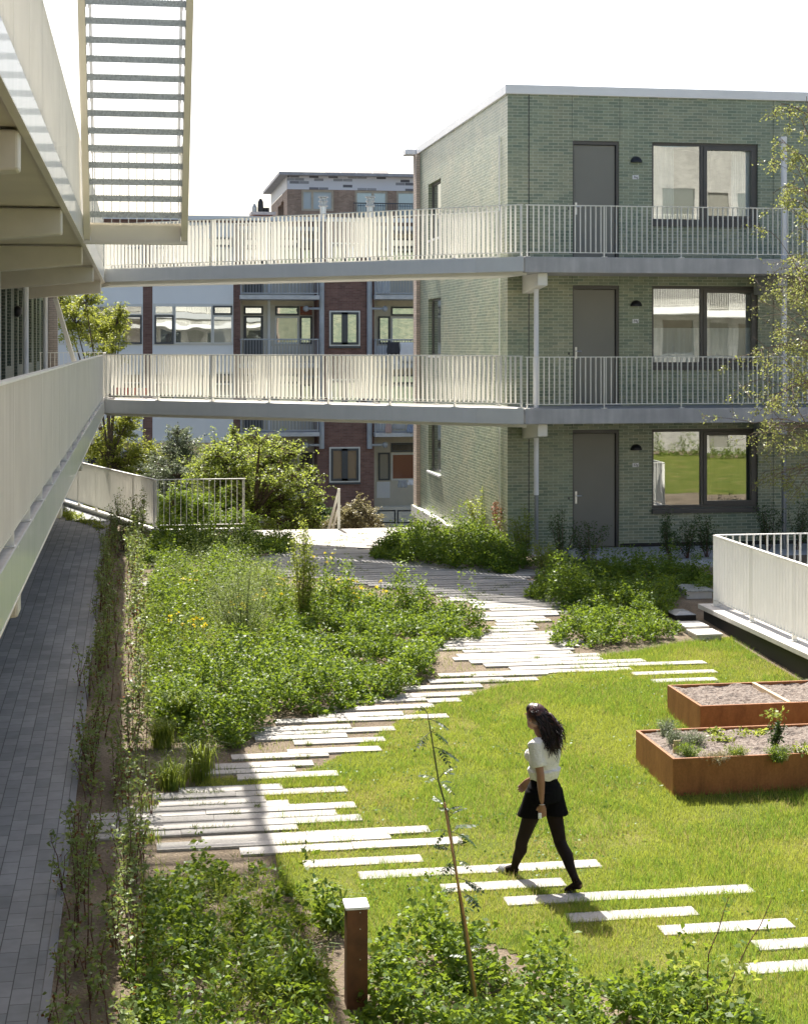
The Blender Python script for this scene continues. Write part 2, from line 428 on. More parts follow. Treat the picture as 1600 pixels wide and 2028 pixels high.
# joints in the brickwork
m = MB()
for px, wd in ((1047, .022), (1133.0, .006), (1227.0, .006), (1531, .009)):
    x = at(px, 900, GY)[0]
    segs = [(.6, GTOP)] if px in (1047, 1531) else [(LV[i]+2.5, (LV[i+1] if i < 2 else GTOP)) for i in range(3)]
    for a, b in segs: m.box(x-wd/2, x+wd/2, GY-.004, GY+.004, a, b)
m.build('expansion_joint', BLACK, gb)
yl = atx(991, 600, GX)[0]
MB().tube([(GX-.02, yl, .6), (GX-.02, yl, 9.2)], .012, 6).build('lightning_rod', WHITE_AL, gb)
names = ['ground floor', 'middle floor', 'top floor']
for i, z in enumerate(LV):
    # door
    leafx0, leafx1 = dx0+.035, dx1-.075
    d = MB().box(leafx0, leafx1, GY+.075, GY+.12, z+.02, z+2.375).build('door', DOOR, gb, bevel=.004)
    f = MB(); f.box(dx0, leafx0-.004, GY+.03, GY+.12, z, z+2.46); f.box(leafx1+.02, dx1, GY+.03, GY+.12, z, z+2.46); f.box(leafx0-.004, leafx1+.02, GY+.03, GY+.12, z+2.385, z+2.46)
    f.build('door_frame', FRAME, d)
    MB().box(leafx1, leafx1+.02, GY+.1, GY+.125, z, z+2.38).build('door_gap', BLACK, d)
    h = MB(); h.box(leafx0+.035, leafx0+.075, GY+.062, GY+.075, z+.93, z+1.18); h.tube([(leafx0+.055, GY+.062, z+1.09), (leafx0+.055, GY+.02, z+1.09)], .011, 8)
    h.tube([(leafx0+.05, GY+.02, z+1.09), (leafx0+.16, GY+.02, z+1.09)], .012, 8); h.build('handle', STEEL, d)
    MB().box(dx0-.02, dx1+.02, GY-.05, GY+.12, z-.03, z-.001).build('threshold', CONC, gb)
    MB().box(dx0-.10, dx0-.07, GY-.012, GY, z+1.02, z+1.07).build('bell_push', BLACK, gb)
    # window
    a, b = z+.80, z+2.46; mx = wx0+(wx1-wx0)*.485
    f = MB(); o = GY+.055; k = GY+.12
    f.box(wx0, wx0+.05, o, k, a+.06, b); f.box(wx0+.05, wx1, o, k, b-.06, b); f.box(wx0, wx1, o, k, a, a+.06); f.box(wx1-.05, wx1, o, k, a+.06, b-.06)
    f.box(mx-.05, mx+.01, o, k, a+.06, b-.06)
    s0, s1 = mx+.012, wx1-.052
    o2 = GY+.035
    f.box(s0, s0+.075, o2, k-.01, a+.065, b-.065); f.box(s1-.075, s1, o2, k-.01, a+.065, b-.065)
    f.box(s0+.075, s1-.075, o2, k-.01, b-.14, b-.065); f.box(s0+.075, s1-.075, o2, k-.01, a+.065, a+.14)
    w = f.build('window', FRAME, gb)
    MB().quad((wx0+.05, k-.02, a+.06), (mx-.05, k-.02, a+.06), (mx-.05, k-.02, b-.06), (wx0+.05, k-.02, b-.06)).build('pane', CLEAR, w)
    MB().quad((s0+.075, k-.028, a+.14), (s1-.075, k-.028, a+.14), (s1-.075, k-.025, b-.14), (s0+.075, k-.025, b-.14)).build('pane', CLEAR, w)
    rx0, rx1, ry0, ry1, rz0, rz1 = wx0-.25, wx1+.25, GY+.135, GY+3.6, z+.03, z+2.75
    rm = MB(); rm.v = [(rx0,ry0,rz0),(rx1,ry0,rz0),(rx1,ry1,rz0),(rx0,ry1,rz0),(rx0,ry0,rz1),(rx1,ry0,rz1),(rx1,ry1,rz1),(rx0,ry1,rz1)]
    rm.f = [(0,1,2,3),(7,6,5,4),(3,2,6,7),(0,3,7,4),(2,1,5,6)]; rm.build('room', ROOM, gb)
    if i > 0:
        c_ = MB(); xa_, xb_, za_, zb_ = (wx0+.06, wx0+.55, a+.02, b-.05) if i == 2 else (wx0+.05, wx1-.06, a+.02, a+.78); nn_ = 60
        for j in range(nn_+1):
            xx_ = xa_+(xb_-xa_)*j/nn_; yy_ = GY+.24+.035*math.sin(j*1.9)+.015*math.sin(j*.7); c_.v += [(xx_, yy_, za_), (xx_, yy_+.01*math.sin(j), zb_)]
        c_.f = [(2*j, 2*j+2, 2*j+3, 2*j+1) for j in range(nn_)]; c_.build('curtain', VOILE, w, smooth=True)
        if i == 2:
            c2 = MB(); 
            for j in range(31):
                xx_ = wx1-.5+.4*j/30; yy_ = GY+.25+.03*math.sin(j*1.7); c2.v += [(xx_, yy_, a+.02), (xx_, yy_, b-.05)]
            c2.f = [(2*j, 2*j+2, 2*j+3, 2*j+1) for j in range(30)]; c2.build('curtain', VOILE, w, smooth=True)
    if i == 1: MB().box(wx0+.2, wx0+.9, GY+2.9, GY+3.5, z+.03, z+1.9).build('wardrobe', DOOR, gb)
    MB().box(wx0-.01, wx1+.01, GY-.06, GY+.05, a-.10, a-.002).build('sill', FRAME, w, bevel=.004)
    # lamp and number plate
    lx, lz = at(1259.5, 893, GY)[0], z+2.03
    l = MB(); nn = 14
    for sgn in (0,):
        rings = []
        for q in range(6):
            ph = q/5*math.pi/2; rr = .125*math.cos(ph)+.002
            rings.append([(lx+rr*math.cos(math.pi*j/nn), GY-.002-.8*rr*math.sin(math.pi*j/nn), lz+.125*math.sin(ph)) for j in range(nn+1)])
        for q in range(5):
            for j in range(nn): l.quad(rings[q][j], rings[q][j+1], rings[q+1][j+1], rings[q+1][j])
        l.f.append(tuple(range(len(l.v), len(l.v)+nn+1))); l.v += rings[0]
    l.build('wall_lamp', BLACK, gb, smooth=False)
    px = at(1258.5, 922, GY)[0]; pz = z+1.72
    pl = MB().box(px-.068, px+.068, GY-.008, GY, pz-.042, pz+.042).build('number_plate', WHITE_AL, gb)
    cu = bpy.data.curves.new('digits', 'FONT'); cu.body = ('32g', '34g', '36g')[i]; cu.size = .075; cu.align_x = 'CENTER'; cu.align_y = 'CENTER'; cu.extrude = .001
    t0 = bpy.data.objects.new('digits', cu); COL.objects.link(t0); bpy.context.view_layer.update(); me = bpy.data.meshes.new_from_object(t0.evaluated_get(bpy.context.evaluated_depsgraph_get())); bpy.data.objects.remove(t0); bpy.data.curves.remove(cu)
    t = bpy.data.objects.new('digits', me); COL.objects.link(t); me.materials.clear(); me.materials.append(BLACK)
    t.location = (px, GY-.011, pz); t.rotation_euler = (math.pi/2, 0, 0); t.parent = pl
    # gable window
    a, b, c, e = ghol[i]
    f = MB(); xx = GX+.10; y0, y1, z0, z1 = a, b, c, e
    f.box(xx, xx+.06, y0, y0+.05, z0, z1); f.box(xx, xx+.06, y1-.05, y1, z0, z1); f.box(xx, xx+.06, y0+.05, y1-.05, z0, z0+.05); f.box(xx, xx+.06, y0+.05, y1-.05, z1-.05, z1)
    w = f.build('gable_window', FRAME, gb)
    MB().quad((xx+.03, y1, z0), (xx+.03, y0, z0), (xx+.03, y0, z1), (xx+.03, y1, z1)).build('pane', GLASS, w)
    MB().box(GX-.05, GX+.1, y0-.01, y1+.01, z0-.05, z0-.002).build('sill', WHITE_AL, w)
# balconies
SF = 31.28
for i, (zt, zb) in enumerate(((3.55, 3.25), (6.55, 6.24))):
    s = MB().box(GX+.0, 22, SF, GY-.004, zb, zt).build('balcony_slab', CONC, gb, bevel=.012)
    for bx in (7.83, at(1541, 850, 31.45)[0]):
        w_ = .20
        q = MB(); yf, yb = 31.45, GY-.005; z = zb-.003
        q.v = [(bx,yf,z-.25),(bx+w_,yf,z-.25),(bx+w_,yf,z),(bx,yf,z),(bx,yb,z-.37),(bx+w_,yb,z-.37),(bx+w_,yb,z),(bx,yb,z)]
        q.f = [(0,1,2,3),(5,4,7,6),(1,5,6,2),(4,0,3,7),(3,2,6,7),(4,5,1,0)]
        q.build('bracket', CREAM if bx < 8 else CONC, s, bevel=.012)
    railing(gb, (GX+.03, SF+.06), (21.9, SF+.06), zt, h=1.03, deep=.045, mat=CREAM)
# downpipes
p1x = at(1062, 900, 31.9)[0]; p2x = at(1552.5, 900, 31.9)[0]
m = MB(); m.tube([(p1x, 31.9, 1.2+.6), (p1x, 31.9, 2.95)], .05, 12); m.tube([(p1x, 31.9, 3.551), (p1x, 31.9, 5.94)], .05, 12); m.build('downpipe', PIPE_W, gb, smooth=False)
MB().tube([(p1x, 31.9, .59), (p1x, 31.9, 2.25)], .042, 12).build('downpipe', PIPE_G, gb)
m = MB(); m.tube([(p2x, 31.9, 3.551), (p2x, 31.9, 6.2)], .06, 12); m.tube([(p2x, 31.9, 6.551), (p2x, 31.9, 9.1)], .06, 12); m.box(p2x-.09, p2x+.02, 31.84, 31.96, 9.02, 9.08); m.build('downpipe', PIPE_W, gb)
m = MB(); m.tube([(p2x, 31.9, .59), (p2x, 31.9, 3.0)], .05, 12); m.build('downpipe', PIPE_G, gb)

# ------------------------------------------------------------------ footbridges
GO = -.72                                                # outer face of the left galleries
A = Vector((7.5, 31.29)); B = Vector((GO+.002, 38.09)); A2 = Vector((7.5, 33.1)); B2 = Vector((GO+.002, 39.9))
bt = (B-A).normalized(); bn = Vector((-bt.y, bt.x))
if bn.y < 0: bn = -bn
for i, (zt, zb, lab) in enumerate(((3.56, 3.25, 'lower footbridge with slatted cream balustrades between the two blocks'),
                                   (6.55, 6.26, 'upper footbridge, one storey above the other, with slatted cream balustrades'))):
    br = thing('footbridge', (A.x, A.y, zb), lab, 'footbridge', 'footbridges across the garden')
    deck = MB().prism([tuple(A+bn*.02), tuple(A2-bn*.02), tuple(B2-bn*.02), tuple(B+bn*.02)], zb+.02, zt-.004).build('deck', DECKTOP, br)
    m = MB()
    a0, b0 = A+bt*1.05, B
    m.prism([tuple(a0), tuple(b0), tuple(b0+bn*.02), tuple(a0+bn*.02)][::-1], zb, zt)
    m.build('fascia', FASCIA_B, br)
    m = MB(); m.prism([tuple(A), tuple(a0-bt*.004), tuple(a0-bt*.004+bn*.02), tuple(A+bn*.02)][::-1], zb, zt); m.build('fascia_end', m_plain('pale_fascia_paint', (.66,.67,.66), .4, var=.04), br)
    MB().prism([tuple(A2), tuple(B2), tuple(B2-bn*.02), tuple(A2-bn*.02)], zb, zt).build('fascia', FASCIA_B, br)
    MB().prism([tuple(A+bn*.16), tuple(B+bn*.16), tuple(B2-bn*.16), tuple(A2-bn*.16)][::-1], zb-.07, zb+.019).build('beam', CREAM, br)
    q0, q1 = A+bn*.06, B+bn*.06; railing(br, tuple(q0+bt*.05), tuple(q1), zt, h=1.04, deep=.065)
    q0, q1 = A2-bn*.06, B2-bn*.06; railing(br, tuple(q0+bt*.05), tuple(q1), zt, h=1.04, deep=.065)

# ------------------------------------------------------------------ gallery block on the left
gl = thing('gallery_block', (-2.45, 20, 0), 'cream access galleries stacked along a dark brick block, seen steeply from the side', 'apartment block')
hol = []
for y in np.arange(2.0, 46, 3.2):
    for z in (.05, 3.6, 6.6):
        hol += [(y, y+.95, z, z+2.4), (y+1.35, y+2.35, z+.8, z+2.4)]
m = MB(); wall(m, '+x', -2.45, -1.0, 47.5, -.2, 10.2, hol, .14)
m.quad((-12, 47.5, -2.5), (-2.45, 47.5, -2.5), (-2.45, 47.5, 10.2), (-12, 47.5, 10.2))
m.quad((-12, -1, -.2), (-12, 47.5, -.2), (-12, 47.5, 10.2), (-12, -1, 10.2)); m.quad((-2.45, -1, 10.2), (-12, -1, 10.2), (-12, 47.5, 10.2), (-2.45, 47.5, 10.2))
m.build('wall', LBRICK, gl)
for (y0, y1, z0, z1) in hol:
    if z0 > 3.0 and z0 < 6.0 and y0 > 22:
        if y1-y0 > .97: MB().box(-2.58, -2.54, y0, y1, z0, z1).build('window', GLASS, gl)
        else: MB().box(-2.58, -2.53, y0, y1, z0, z1).build('door', DOOR, gl)
mm = MB(); mq = MB()
for (y0, y1, z0, z1) in hol:
    if not (z0 > 3.0 and z0 < 6.0 and y0 > 22): mm.box(-2.58, -2.54, y0, y1, z0, z1)
mm.build('dark_openings', DOOR, gl)
YB = [4.8, 11.2, 17.6, 24.2, 30.5, 37.0]
for zt, zb in ((3.55, 3.25), (6.55, 6.25)):
    dk = MB().box(-2.449, GO-.012, -.5, 42.0, zb+.02, zt-.004).build('gallery_deck', SOFFIT, gl)
    MB().box(-2.449, GO-.012, -.5, 42.0, zt-.004, zt).build('deck_surface', DECKTOP, dk)
    MB().box(GO-.012, GO, -.5, 38.0, zb, zt+.02).build('fascia', FASCIA, dk)
    m = MB(); m.box(GO-.055, GO+.004, -.5, 38.0, zb-.012, zb-.001); m.build('drip_edge', CREAM_D, dk)
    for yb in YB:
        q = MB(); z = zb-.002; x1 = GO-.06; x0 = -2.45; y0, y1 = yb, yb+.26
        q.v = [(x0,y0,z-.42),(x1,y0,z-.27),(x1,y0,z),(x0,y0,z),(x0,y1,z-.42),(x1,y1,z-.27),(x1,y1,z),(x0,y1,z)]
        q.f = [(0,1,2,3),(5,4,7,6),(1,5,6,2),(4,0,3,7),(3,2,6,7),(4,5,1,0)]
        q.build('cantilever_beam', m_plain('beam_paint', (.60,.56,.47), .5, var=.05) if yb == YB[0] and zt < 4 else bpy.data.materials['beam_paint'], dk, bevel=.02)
railing(gl, (GO-.06, -.4), (GO-.06, 38.0), 3.55, h=1.04, deep=.06)
railing(gl, (GO-.06, -.4), (GO-.06, 22.75), 6.55, h=1.06, deep=.06)
railing(gl, (GO-.06, 24.4), (GO-.06, 38.0), 6.55, h=1.06, deep=.06)
railing(gl, (GO-.06, 41.9), (-2.4, 41.9), 3.55, h=1.08, deep=.045)
railing(gl, (GO-.06, 40.35), (GO-.06, 41.9), 3.55, h=1.08, deep=.045)
for yb in YB[2:]:
    MB().tube([(-2.0, yb+.13, 3.55), (-2.0, yb+.13, 5.9)], .052, 12).build('downpipe', PIPE_W, gl)
for yy in (29.0, 34.2):
    l = MB(); l.ball((-2.40, yy, 5.5), (.1, .13, .12), 12, 8); l.box(-2.45, -2.38, yy-.05, yy+.05, 5.48, 5.56); l.build('wall_lamp', BLACK, gl, smooth=True)
MB().bar((-1.85, 38.6, 5.9), (-1.25, 40.4, 3.56), .10, .05).build('brace', CREAM, gl)
MB().box(-2.44, -2.2, 46.9, 47.45, 0, 10).build('end_pier', TBRICK, gl)
bar_m = m_plain('red_paint', (.55,.06,.04), .5)
sb = thing('striped_barrier', (-.55, 39.55, 3.56), 'red and white plank barrier on the lower footbridge behind its slats', 'barrier')
for k in range(8):
    p = Vector((-.6, 39.55)) - bt*k*.14; q = p - bt*.14
    mm = MB().bar((p.x, p.y, 3.72), (q.x, q.y, 3.72), .03, .16)
    mm.build('red_field' if k % 2 else 'white_field', bar_m if k % 2 else WHITE_AL, sb)
mm = MB()
for k in (0.5, 7.5):
    p = Vector((-.6, 39.55)) - bt*k*.14 + bn*.03; mm.box(p.x-.02, p.x+.02, p.y-.02, p.y+.02, 3.557, 3.85)
mm.build('leg', ZINC, sb)

# ------------------------------------------------------------------ steel stair from the upper gallery to the roof
st = thing('steel_staircase', (0, 22.8, 6.45), 'open steel staircase with grating treads hanging beside the upper gallery', 'staircase')
SX0, SX1 = GO+.005, .70
n, rise, run = 17, .205, .178
def sp(k): return (22.8 - k*run, 6.42 + k*rise)
for x in (SX0+.045, SX1-.045):
    y0, z0 = 22.8, 6.42; y1, z1 = sp(n)
    MB().bar((x, y0+.12, z0-.10), (x, y1, z1+.04), .09, .24, (1,0,0)).build('stringer', CREAM_D, st, bevel=.006)
for k in range(1, n+1):
    y, z = sp(k); m = MB()
    m.box(SX0+.09, SX1-.09, y-.012, y-.004, z-.078, z); m.box(SX0+.09, SX1-.09, y+.187, y+.19, z-.02, z-.002)
    for j in range(5): m.box(SX0+.09, SX1-.09, y+.026+j*.033, y+.028+j*.033, z-.014, z-.002)
    for j in range(36):
        x = SX0+.11+j*(SX1-SX0-.22)/35; m.box(x-.002, x+.003, y-.004, y+.245, z-.045, z+.001); m.box(x-.008, x+.008, y-.014, y-.002, z, z+.008)
    m.box(SX0+.09, SX0+.10, y-.01, y+.187, z-.07, z-.005); m.box(SX1-.10, SX1-.09, y-.01, y+.187, z-.07, z-.005)
    m.build('tread', ZINC, st)
m = MB(); m.box(SX0+.095, SX1-.095, 22.86, 22.92, 6.25, 6.46); m.box(SX0, SX1, 22.80, 22.95, 6.20, 6.245); m.build('landing_beam', CREAM_D, st)
m = MB(); m.box(SX0, SX1, 22.96, 24.4, 6.42, 6.50); m.build('landing', CREAM_D, st)
railing(st, (SX0+.05, 24.36), (SX1-.02, 24.36), 6.50, h=1.15, deep=.018, mat=ZINC, pitch=.115, foot=False)
railing(st, (SX1-.03, 22.9), (SX1-.03, 24.36), 6.50, h=1.15, deep=.03, mat=CREAM, foot=False)
for x in (SX1-.13, SX0+.13):
    y0, z0 = sp(0.5); y1, z1 = sp(n); m = MB()
    for hh in (1.0,): m.tube([(x, y0, z0+hh), (x, y1, z1+hh)], .018, 8)
    hr = m.build('handrail', PIPE_W, st); m = MB()
    for k in range(2, n+1, 1):
        y, z = sp(k); m.box(x-.005, x+.005, y+.1, y+.112, z-.1, z+.92)
    m.build('baluster', PIPE_W, hr)

# ------------------------------------------------------------------ gallery block behind the camera (it is what the far windows mirror)
sb2 = thing('mirrored_gallery_block', (10, -5.6, 0), 'pale brick gallery block mirrored in the windows of the green block', 'apartment block')
hol = []
for x in np.arange(0.6, 31, 3.6):
    for z in (0.3, 3.6, 6.6, 9.6): hol += [(x, x+.95, z, z+2.4), (x+1.4, x+2.9, z+.8, z+2.4)]
WY, X0_, X1_, ZT_ = -5.6, -2.4, 34, 13.9
m = MB(); wall(m, 'y', WY, X0_, X1_, -.3, ZT_, hol, -.14)
m.quad((X0_, WY, ZT_), (X1_, WY, ZT_), (X1_, WY-10, ZT_), (X0_, WY-10, ZT_)); m.quad((X0_, WY-10, -.3), (X1_, WY-10, -.3), (X1_, WY-10, ZT_), (X0_, WY-10, ZT_))
m.quad((X1_, WY-10, -.3), (X1_, WY, -.3), (X1_, WY, ZT_), (X1_, WY-10, ZT_)); m.quad((X0_, WY-10, -.3), (X0_, WY, -.3), (X0_, WY, ZT_), (X0_, WY-10, ZT_))
m.build('wall', PBRICK, sb2)
m = MB(); g_ = MB()
for (x0, x1, z0, z1) in hol: (m if x1-x0 < 1 else g_).box(x0, x1, WY-.16, WY-.1, z0, z1)
m.build('door', DOOR, sb2); g_.build('window', GLASS, sb2)
for zt, zb in ((3.52, 3.25), (6.55, 6.25), (9.55, 9.25)):
    MB().box(GO+.05, X1_, WY+.01, -3.6, zb, zt).build('gallery_deck', WHITE_AL, sb2)
    if zt > 6: railing(sb2, (GO+.1, -3.66), (X1_-.1, -3.66), zt, h=1.03, deep=.05)
# ------------------------------------------------------------------ old brick flats beyond the garden
YA = 64.0
ab = thing('brick_flats', (5, YA, -2.5), 'old dark red brick flats with blue grey panels, balconies and drainpipes beyond the footbridges', 'apartment block')
def ar(x0, x1, y0, y1, Y=YA):
    xm = (x0+x1)/2
    return at(x0, y0, Y)[0], at(x1, y0, Y)[0], at(xm, y1, Y)[1], at(xm, y0, Y)[1]
def abox(mb, x0, x1, y0, y1, f, b, Y=YA):
    a = ar(x0, x1, y0, y1, Y); mb.box(a[0], a[1], Y+f, Y+b, a[2], a[3]); return mb
def awin(x0, x1, y0, y1, parent, Y=YA, frame=None, mull=(), glass=None, w=.07, prot=.05, label=None, trans=None):
    a, b, c, d = ar(x0, x1, y0, y1, Y); f = MB(); o, k = Y-prot, Y+.02
    f.box(a, a+w, o, k, c, d); f.box(b-w, b, o, k, c, d); f.box(a+w, b-w, o, k, c, c+w); f.box(a+w, b-w, o, k, d-w, d)
    for px in mull:
        x = at(px, y0, Y)[0]; f.box(x-w/2, x+w/2, o+.004, k, c+w, d-w)
    win = f.build('window', frame or WFRAME, parent)
    MB().quad((a+w, o+.03, c+w), (b-w, o+.03, c+w), (b-w, o+.03, d-w), (a+w, o+.03, d-w)).build('pane', glass or GLASS_D, win)
    return win
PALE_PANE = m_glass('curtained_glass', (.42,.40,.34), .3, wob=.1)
TAN_PANE = m_glass('glass_painted_brick_reflection', (.36,.26,.17), .25, wob=.1)  # mirrored brickwork painted in as a tan inner colour
RED_PANE = m_glass('glass_painted_red_reflection', (.30,.11,.06), .25, wob=.1)  # red reflection put into the inner colour of the pane
XR, XL = at(1000, 600, YA)[0], at(40, 600, YA)[0]
ZR = at(600, 438, YA)[1]
cC = ar(476, 629, 440, 1000); cD = ar(741, 905, 440, 1000)
m = MB(); wall(m, 'y', YA, XL, XR, -2.5, ZR, [(cC[0], cC[1], -2.4, ZR-.3), (cD[0], cD[1], -2.4, ZR-.3)], 1.3)
m.quad((XL, YA+10, ZR), (XL, YA, ZR), (XR, YA, ZR), (XR, YA+10, ZR)); m.quad((XL, YA+10, -2.5), (XL, YA, -2.5), (XL, YA, ZR), (XL, YA+10, ZR)); m.quad((XR, YA, -2.5), (XR, YA+10, -2.5), (XR, YA+10, ZR), (XR, YA, ZR))
m.build('wall', RBRICK, ab)
CREAMW = m_plain('cream_wall_panel', (.58,.55,.48), .6, var=.04)
m = MB(); m.quad((cC[0], YA+1.3, -2.4), (cC[1], YA+1.3, -2.4), (cC[1], YA+1.3, ZR-.3), (cC[0], YA+1.3, ZR-.3)); m.quad((cD[0], YA+1.3, -2.4), (cD[1], YA+1.3, -2.4), (cD[1], YA+1.3, ZR-.3), (cD[0], YA+1.3, ZR-.3))
m.build('balcony_back_wall', CREAMW, ab)
MB().box(XL, XR, YA-.25, YA+.3, ZR, ZR+.16).build('gutter', PANEL, ab)
for x0, x1 in ((60, 283), (302, 462)):
    abox(MB(), x0, x1, 440, 1000, -.03, .0).build('panel', PANEL, ab)
YB2 = YA+1.3
for k in (-1, 0, 1, 2):
    o = 135*k
    # bay with strip window
    abox(MB(), 303, 461, 601+o, 683+o, -.06, -.031).build('window_surround', WFRAME, ab)
    awin(307, 343, 605+o, 623+o, ab, YA-.06, glass=PALE_PANE, w=.03); awin(306, 344, 624+o, 681+o, ab, YA-.06, frame=DFRAME)
    awin(346, 420, 605+o, 680+o, ab, YA-.06, glass=(PALE_PANE if k == 1 else GLASS_D), w=.04); awin(422, 460, 605+o, 623+o, ab, YA-.06, frame=DFRAME); awin(422, 460, 625+o, 680+o, ab, YA-.06, w=.04, glass=PALE_PANE)
    abox(MB(), 100, 282, 601+o, 683+o, -.06, -.031).build('window_surround', WFRAME, ab)
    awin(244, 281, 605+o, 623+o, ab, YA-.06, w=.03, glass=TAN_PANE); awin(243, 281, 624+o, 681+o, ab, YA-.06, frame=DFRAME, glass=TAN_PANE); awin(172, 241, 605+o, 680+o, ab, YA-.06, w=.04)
    # tower
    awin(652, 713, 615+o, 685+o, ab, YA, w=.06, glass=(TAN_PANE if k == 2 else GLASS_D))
    fr = MB(); a, b, c, d = ar(655, 710, 618+o, 682+o); mx = (a+b)/2; w = .09; Y0 = YA-.07
    fr.box(a, a+w, Y0, Y0+.03, c, d); fr.box(b-w, b, Y0, Y0+.03, c, d); fr.box(mx-.12, mx+.12, Y0, Y0+.03, c, d); fr.box(a+w, b-w, Y0, Y0+.03, d-w, d); fr.box(a+w, b-w, Y0, Y0+.03, c, c+w)
    fr.build('casement', DFRAME, ab)
    abox(MB(), 651, 714, 685.5+o, 689+o, -.08, 0).build('sill', DFRAME, ab)
    # balcony bays
    for (x0, x1, q) in ((474, 630, 0), (739, 905, 1)):
        a, b, c, d = ar(x0, x1, 586+o, 592+o)
        s = MB().box(a, b, YA-.55, YA+1.295, c-.02, d+.02).build('balcony', m_plain('balcony_slab_paint', (.52,.53,.55), .6) if not bpy.data.materials.get('balcony_slab_paint') else bpy.data.materials['balcony_slab_paint'], ab)
        r = MB(); zt = d+.02; h = .93
        r.box(a+.03, b-.03, YA-.52, YA-.47, zt+h, zt+h+.05); r.box(a+.03, b-.03, YA-.51, YA-.48, zt+.06, zt+.1)
        for x in np.arange(a+.05, b-.03, .115): r.box(x-.009, x+.009, YA-.5, YA-.485, zt+.1, zt+h)
        for x in (a+.04, b-.05): r.box(x-.02, x+.02, YA-.5, YA, zt+h, zt+h+.05); [r.box(x-.01, x+.01, YA-.45+.11*j, YA-.44+.11*j, zt, zt+h) for j in range(4)]
        if k >= 0: r.build('balcony_rail', RAILGREY, s)
        if q == 0:
            abox(MB(), 480, 620, 593+o, 603+o, -.04, 0, YB2).build('lintel_band', BLINDS, ab)
            awin(483, 521, 606+o, 623+o, ab, YB2, frame=DFRAME)
            dd = abox(MB(), 483, 521, 625+o, 715+o, -.05, 0, YB2).build('balcony_door', DFRAME, ab)
            a_, b_, c_, d_ = ar(488, 516, 629+o, 672+o, YB2); MB().quad((a_, YB2-.055, c_), (b_, YB2-.055, c_), (b_, YB2-.055, d_), (a_, YB2-.055, d_)).build('pane', GLASS_D, dd)
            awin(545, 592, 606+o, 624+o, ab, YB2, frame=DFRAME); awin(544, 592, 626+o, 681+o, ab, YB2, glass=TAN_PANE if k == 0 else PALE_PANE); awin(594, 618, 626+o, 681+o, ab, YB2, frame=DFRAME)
            abox(MB(), 594, 618, 606+o, 624+o, -.04, 0, YB2).build('vent_panel', RBRICK2 if k == 0 else CREAMW, ab)
            m = MB()
            for j in range(14): abox(m, 524+j*7, 525+j*7, 685+o, 716+o, -.02, 0, YB2)
            m.build('cladding_battens', PANEL, ab)
            abox(MB(), 530, 535, 592+o, 716+o, -.05, -.01, YB2).build('drainpipe', PANEL, ab)
        else:
            abox(MB(), 746, 900, 594+o, 605+o, -.04, 0, YB2).build('lintel_band', BLINDS, ab)
            awin(774, 822, 607+o, 625+o, ab, YB2, frame=DFRAME); awin(749, 772, 626+o, 681+o, ab, YB2, frame=DFRAME, glass=PALE_PANE if k == 2 else GLASS_D)
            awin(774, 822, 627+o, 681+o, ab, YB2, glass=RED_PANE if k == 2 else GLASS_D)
            for zz in (0,):
                abox(MB(), 746, 772, 684+o, 716+o, -.02, 0, YB2).build('panel', PANEL, ab)
awin(748, 783, 1010, 1036, ab, YB2-1.2, w=.05); awin(786, 823, 1010, 1036, ab, YB2-1.2, w=.05)
abox(MB(), 741, 905, 1003, 1060, .05, .4).build('basement_wall', CREAMW, ab)
for px, pb in ((636.5, 888), (731, 888)):
    x = at(px, 700, YA)[0]; z0 = at(px, pb, YA)[1]; m = MB(); m.tube([(x, YA-.12, z0), (x, YA-.12, ZR)], .105, 12)
    for k in (-1, 0, 1, 2):
        zz = at(px, 611+135*k, YA)[1]; s = -1 if px < 700 else 1; m.tube([(x, YA-.12, zz), (x+s*.5, YA-.1, zz)], .05, 8)
        m.ball((x+s*.62, YA-.1, zz), .12, 10, 6)
    m.build('drainpipe', m_plain('grey_flue_paint', (.40,.43,.47), .5) if px < 700 else bpy.data.materials['grey_flue_paint'], ab)
# things on the roof of the flats
for px, lab in ((640, 'steel flue with ringed cap on the flats roof, in front of the frosted window'), (733, 'steel flue with ringed cap on the flats roof, in front of the roof terrace')):
    x = at(px, 430, YA+1.2)[0]; z = ZR; zt = at(px, 388, YA+1.2)[1]
    fl = thing('flue', (x, YA+1.2, z), lab, 'flue', 'steel flues on the flats')
    MB().tube([(x, YA+1.2, z-.05), (x, YA+1.2, zt-.35)], .12, 14).build('pipe', STEEL, fl, smooth=False)
    m = MB(); m.tube([(x, YA+1.2, zt-.42), (x, YA+1.2, zt-.36)], .19, 14); m.tube([(x, YA+1.2, zt-.36), (x, YA+1.2, zt-.06)], .14, 14); m.tube([(x, YA+1.2, zt-.22), (x, YA+1.2, zt-.18)], .19, 14); m.tube([(x, YA+1.2, zt-.05), (x, YA+1.2, zt)], .2, 14)
    m.build('cap', ZINC, fl)
a, b, c, d = ar(497, 546, 419, 438, YA+2)
ch = thing('chimney_stack', ((a+b)/2, YA+2.5, ZR), 'low dark brick chimney stack with cowls on the roof of the flats', 'chimney')
MB().box(a+.12, b-.12, YA+2, YA+3, ZR-.1, d-.12).build('stack', RBRICK, ch); MB().box(a, b, YA+1.9, YA+3.1, d-.12, d).build('cap', CONC, ch)
for px, pt, r_ in ((504, 403, .1), (516, 393, .12), (524, 412, .07), (530, 413, .07)):
    x = at(px, 415, YA+2.4)[0]; zt = at(px, pt, YA+2.4)[1]
    m = MB(); m.tube([(x, YA+2.4, d), (x, YA+2.4, d+.2), (x, YA+2.4, zt-.12), (x, YA+2.4, zt)], [r_, r_, r_*.9, r_*.35], 10); m.build('cowl', BLACK if px > 510 else ZINC, ch)
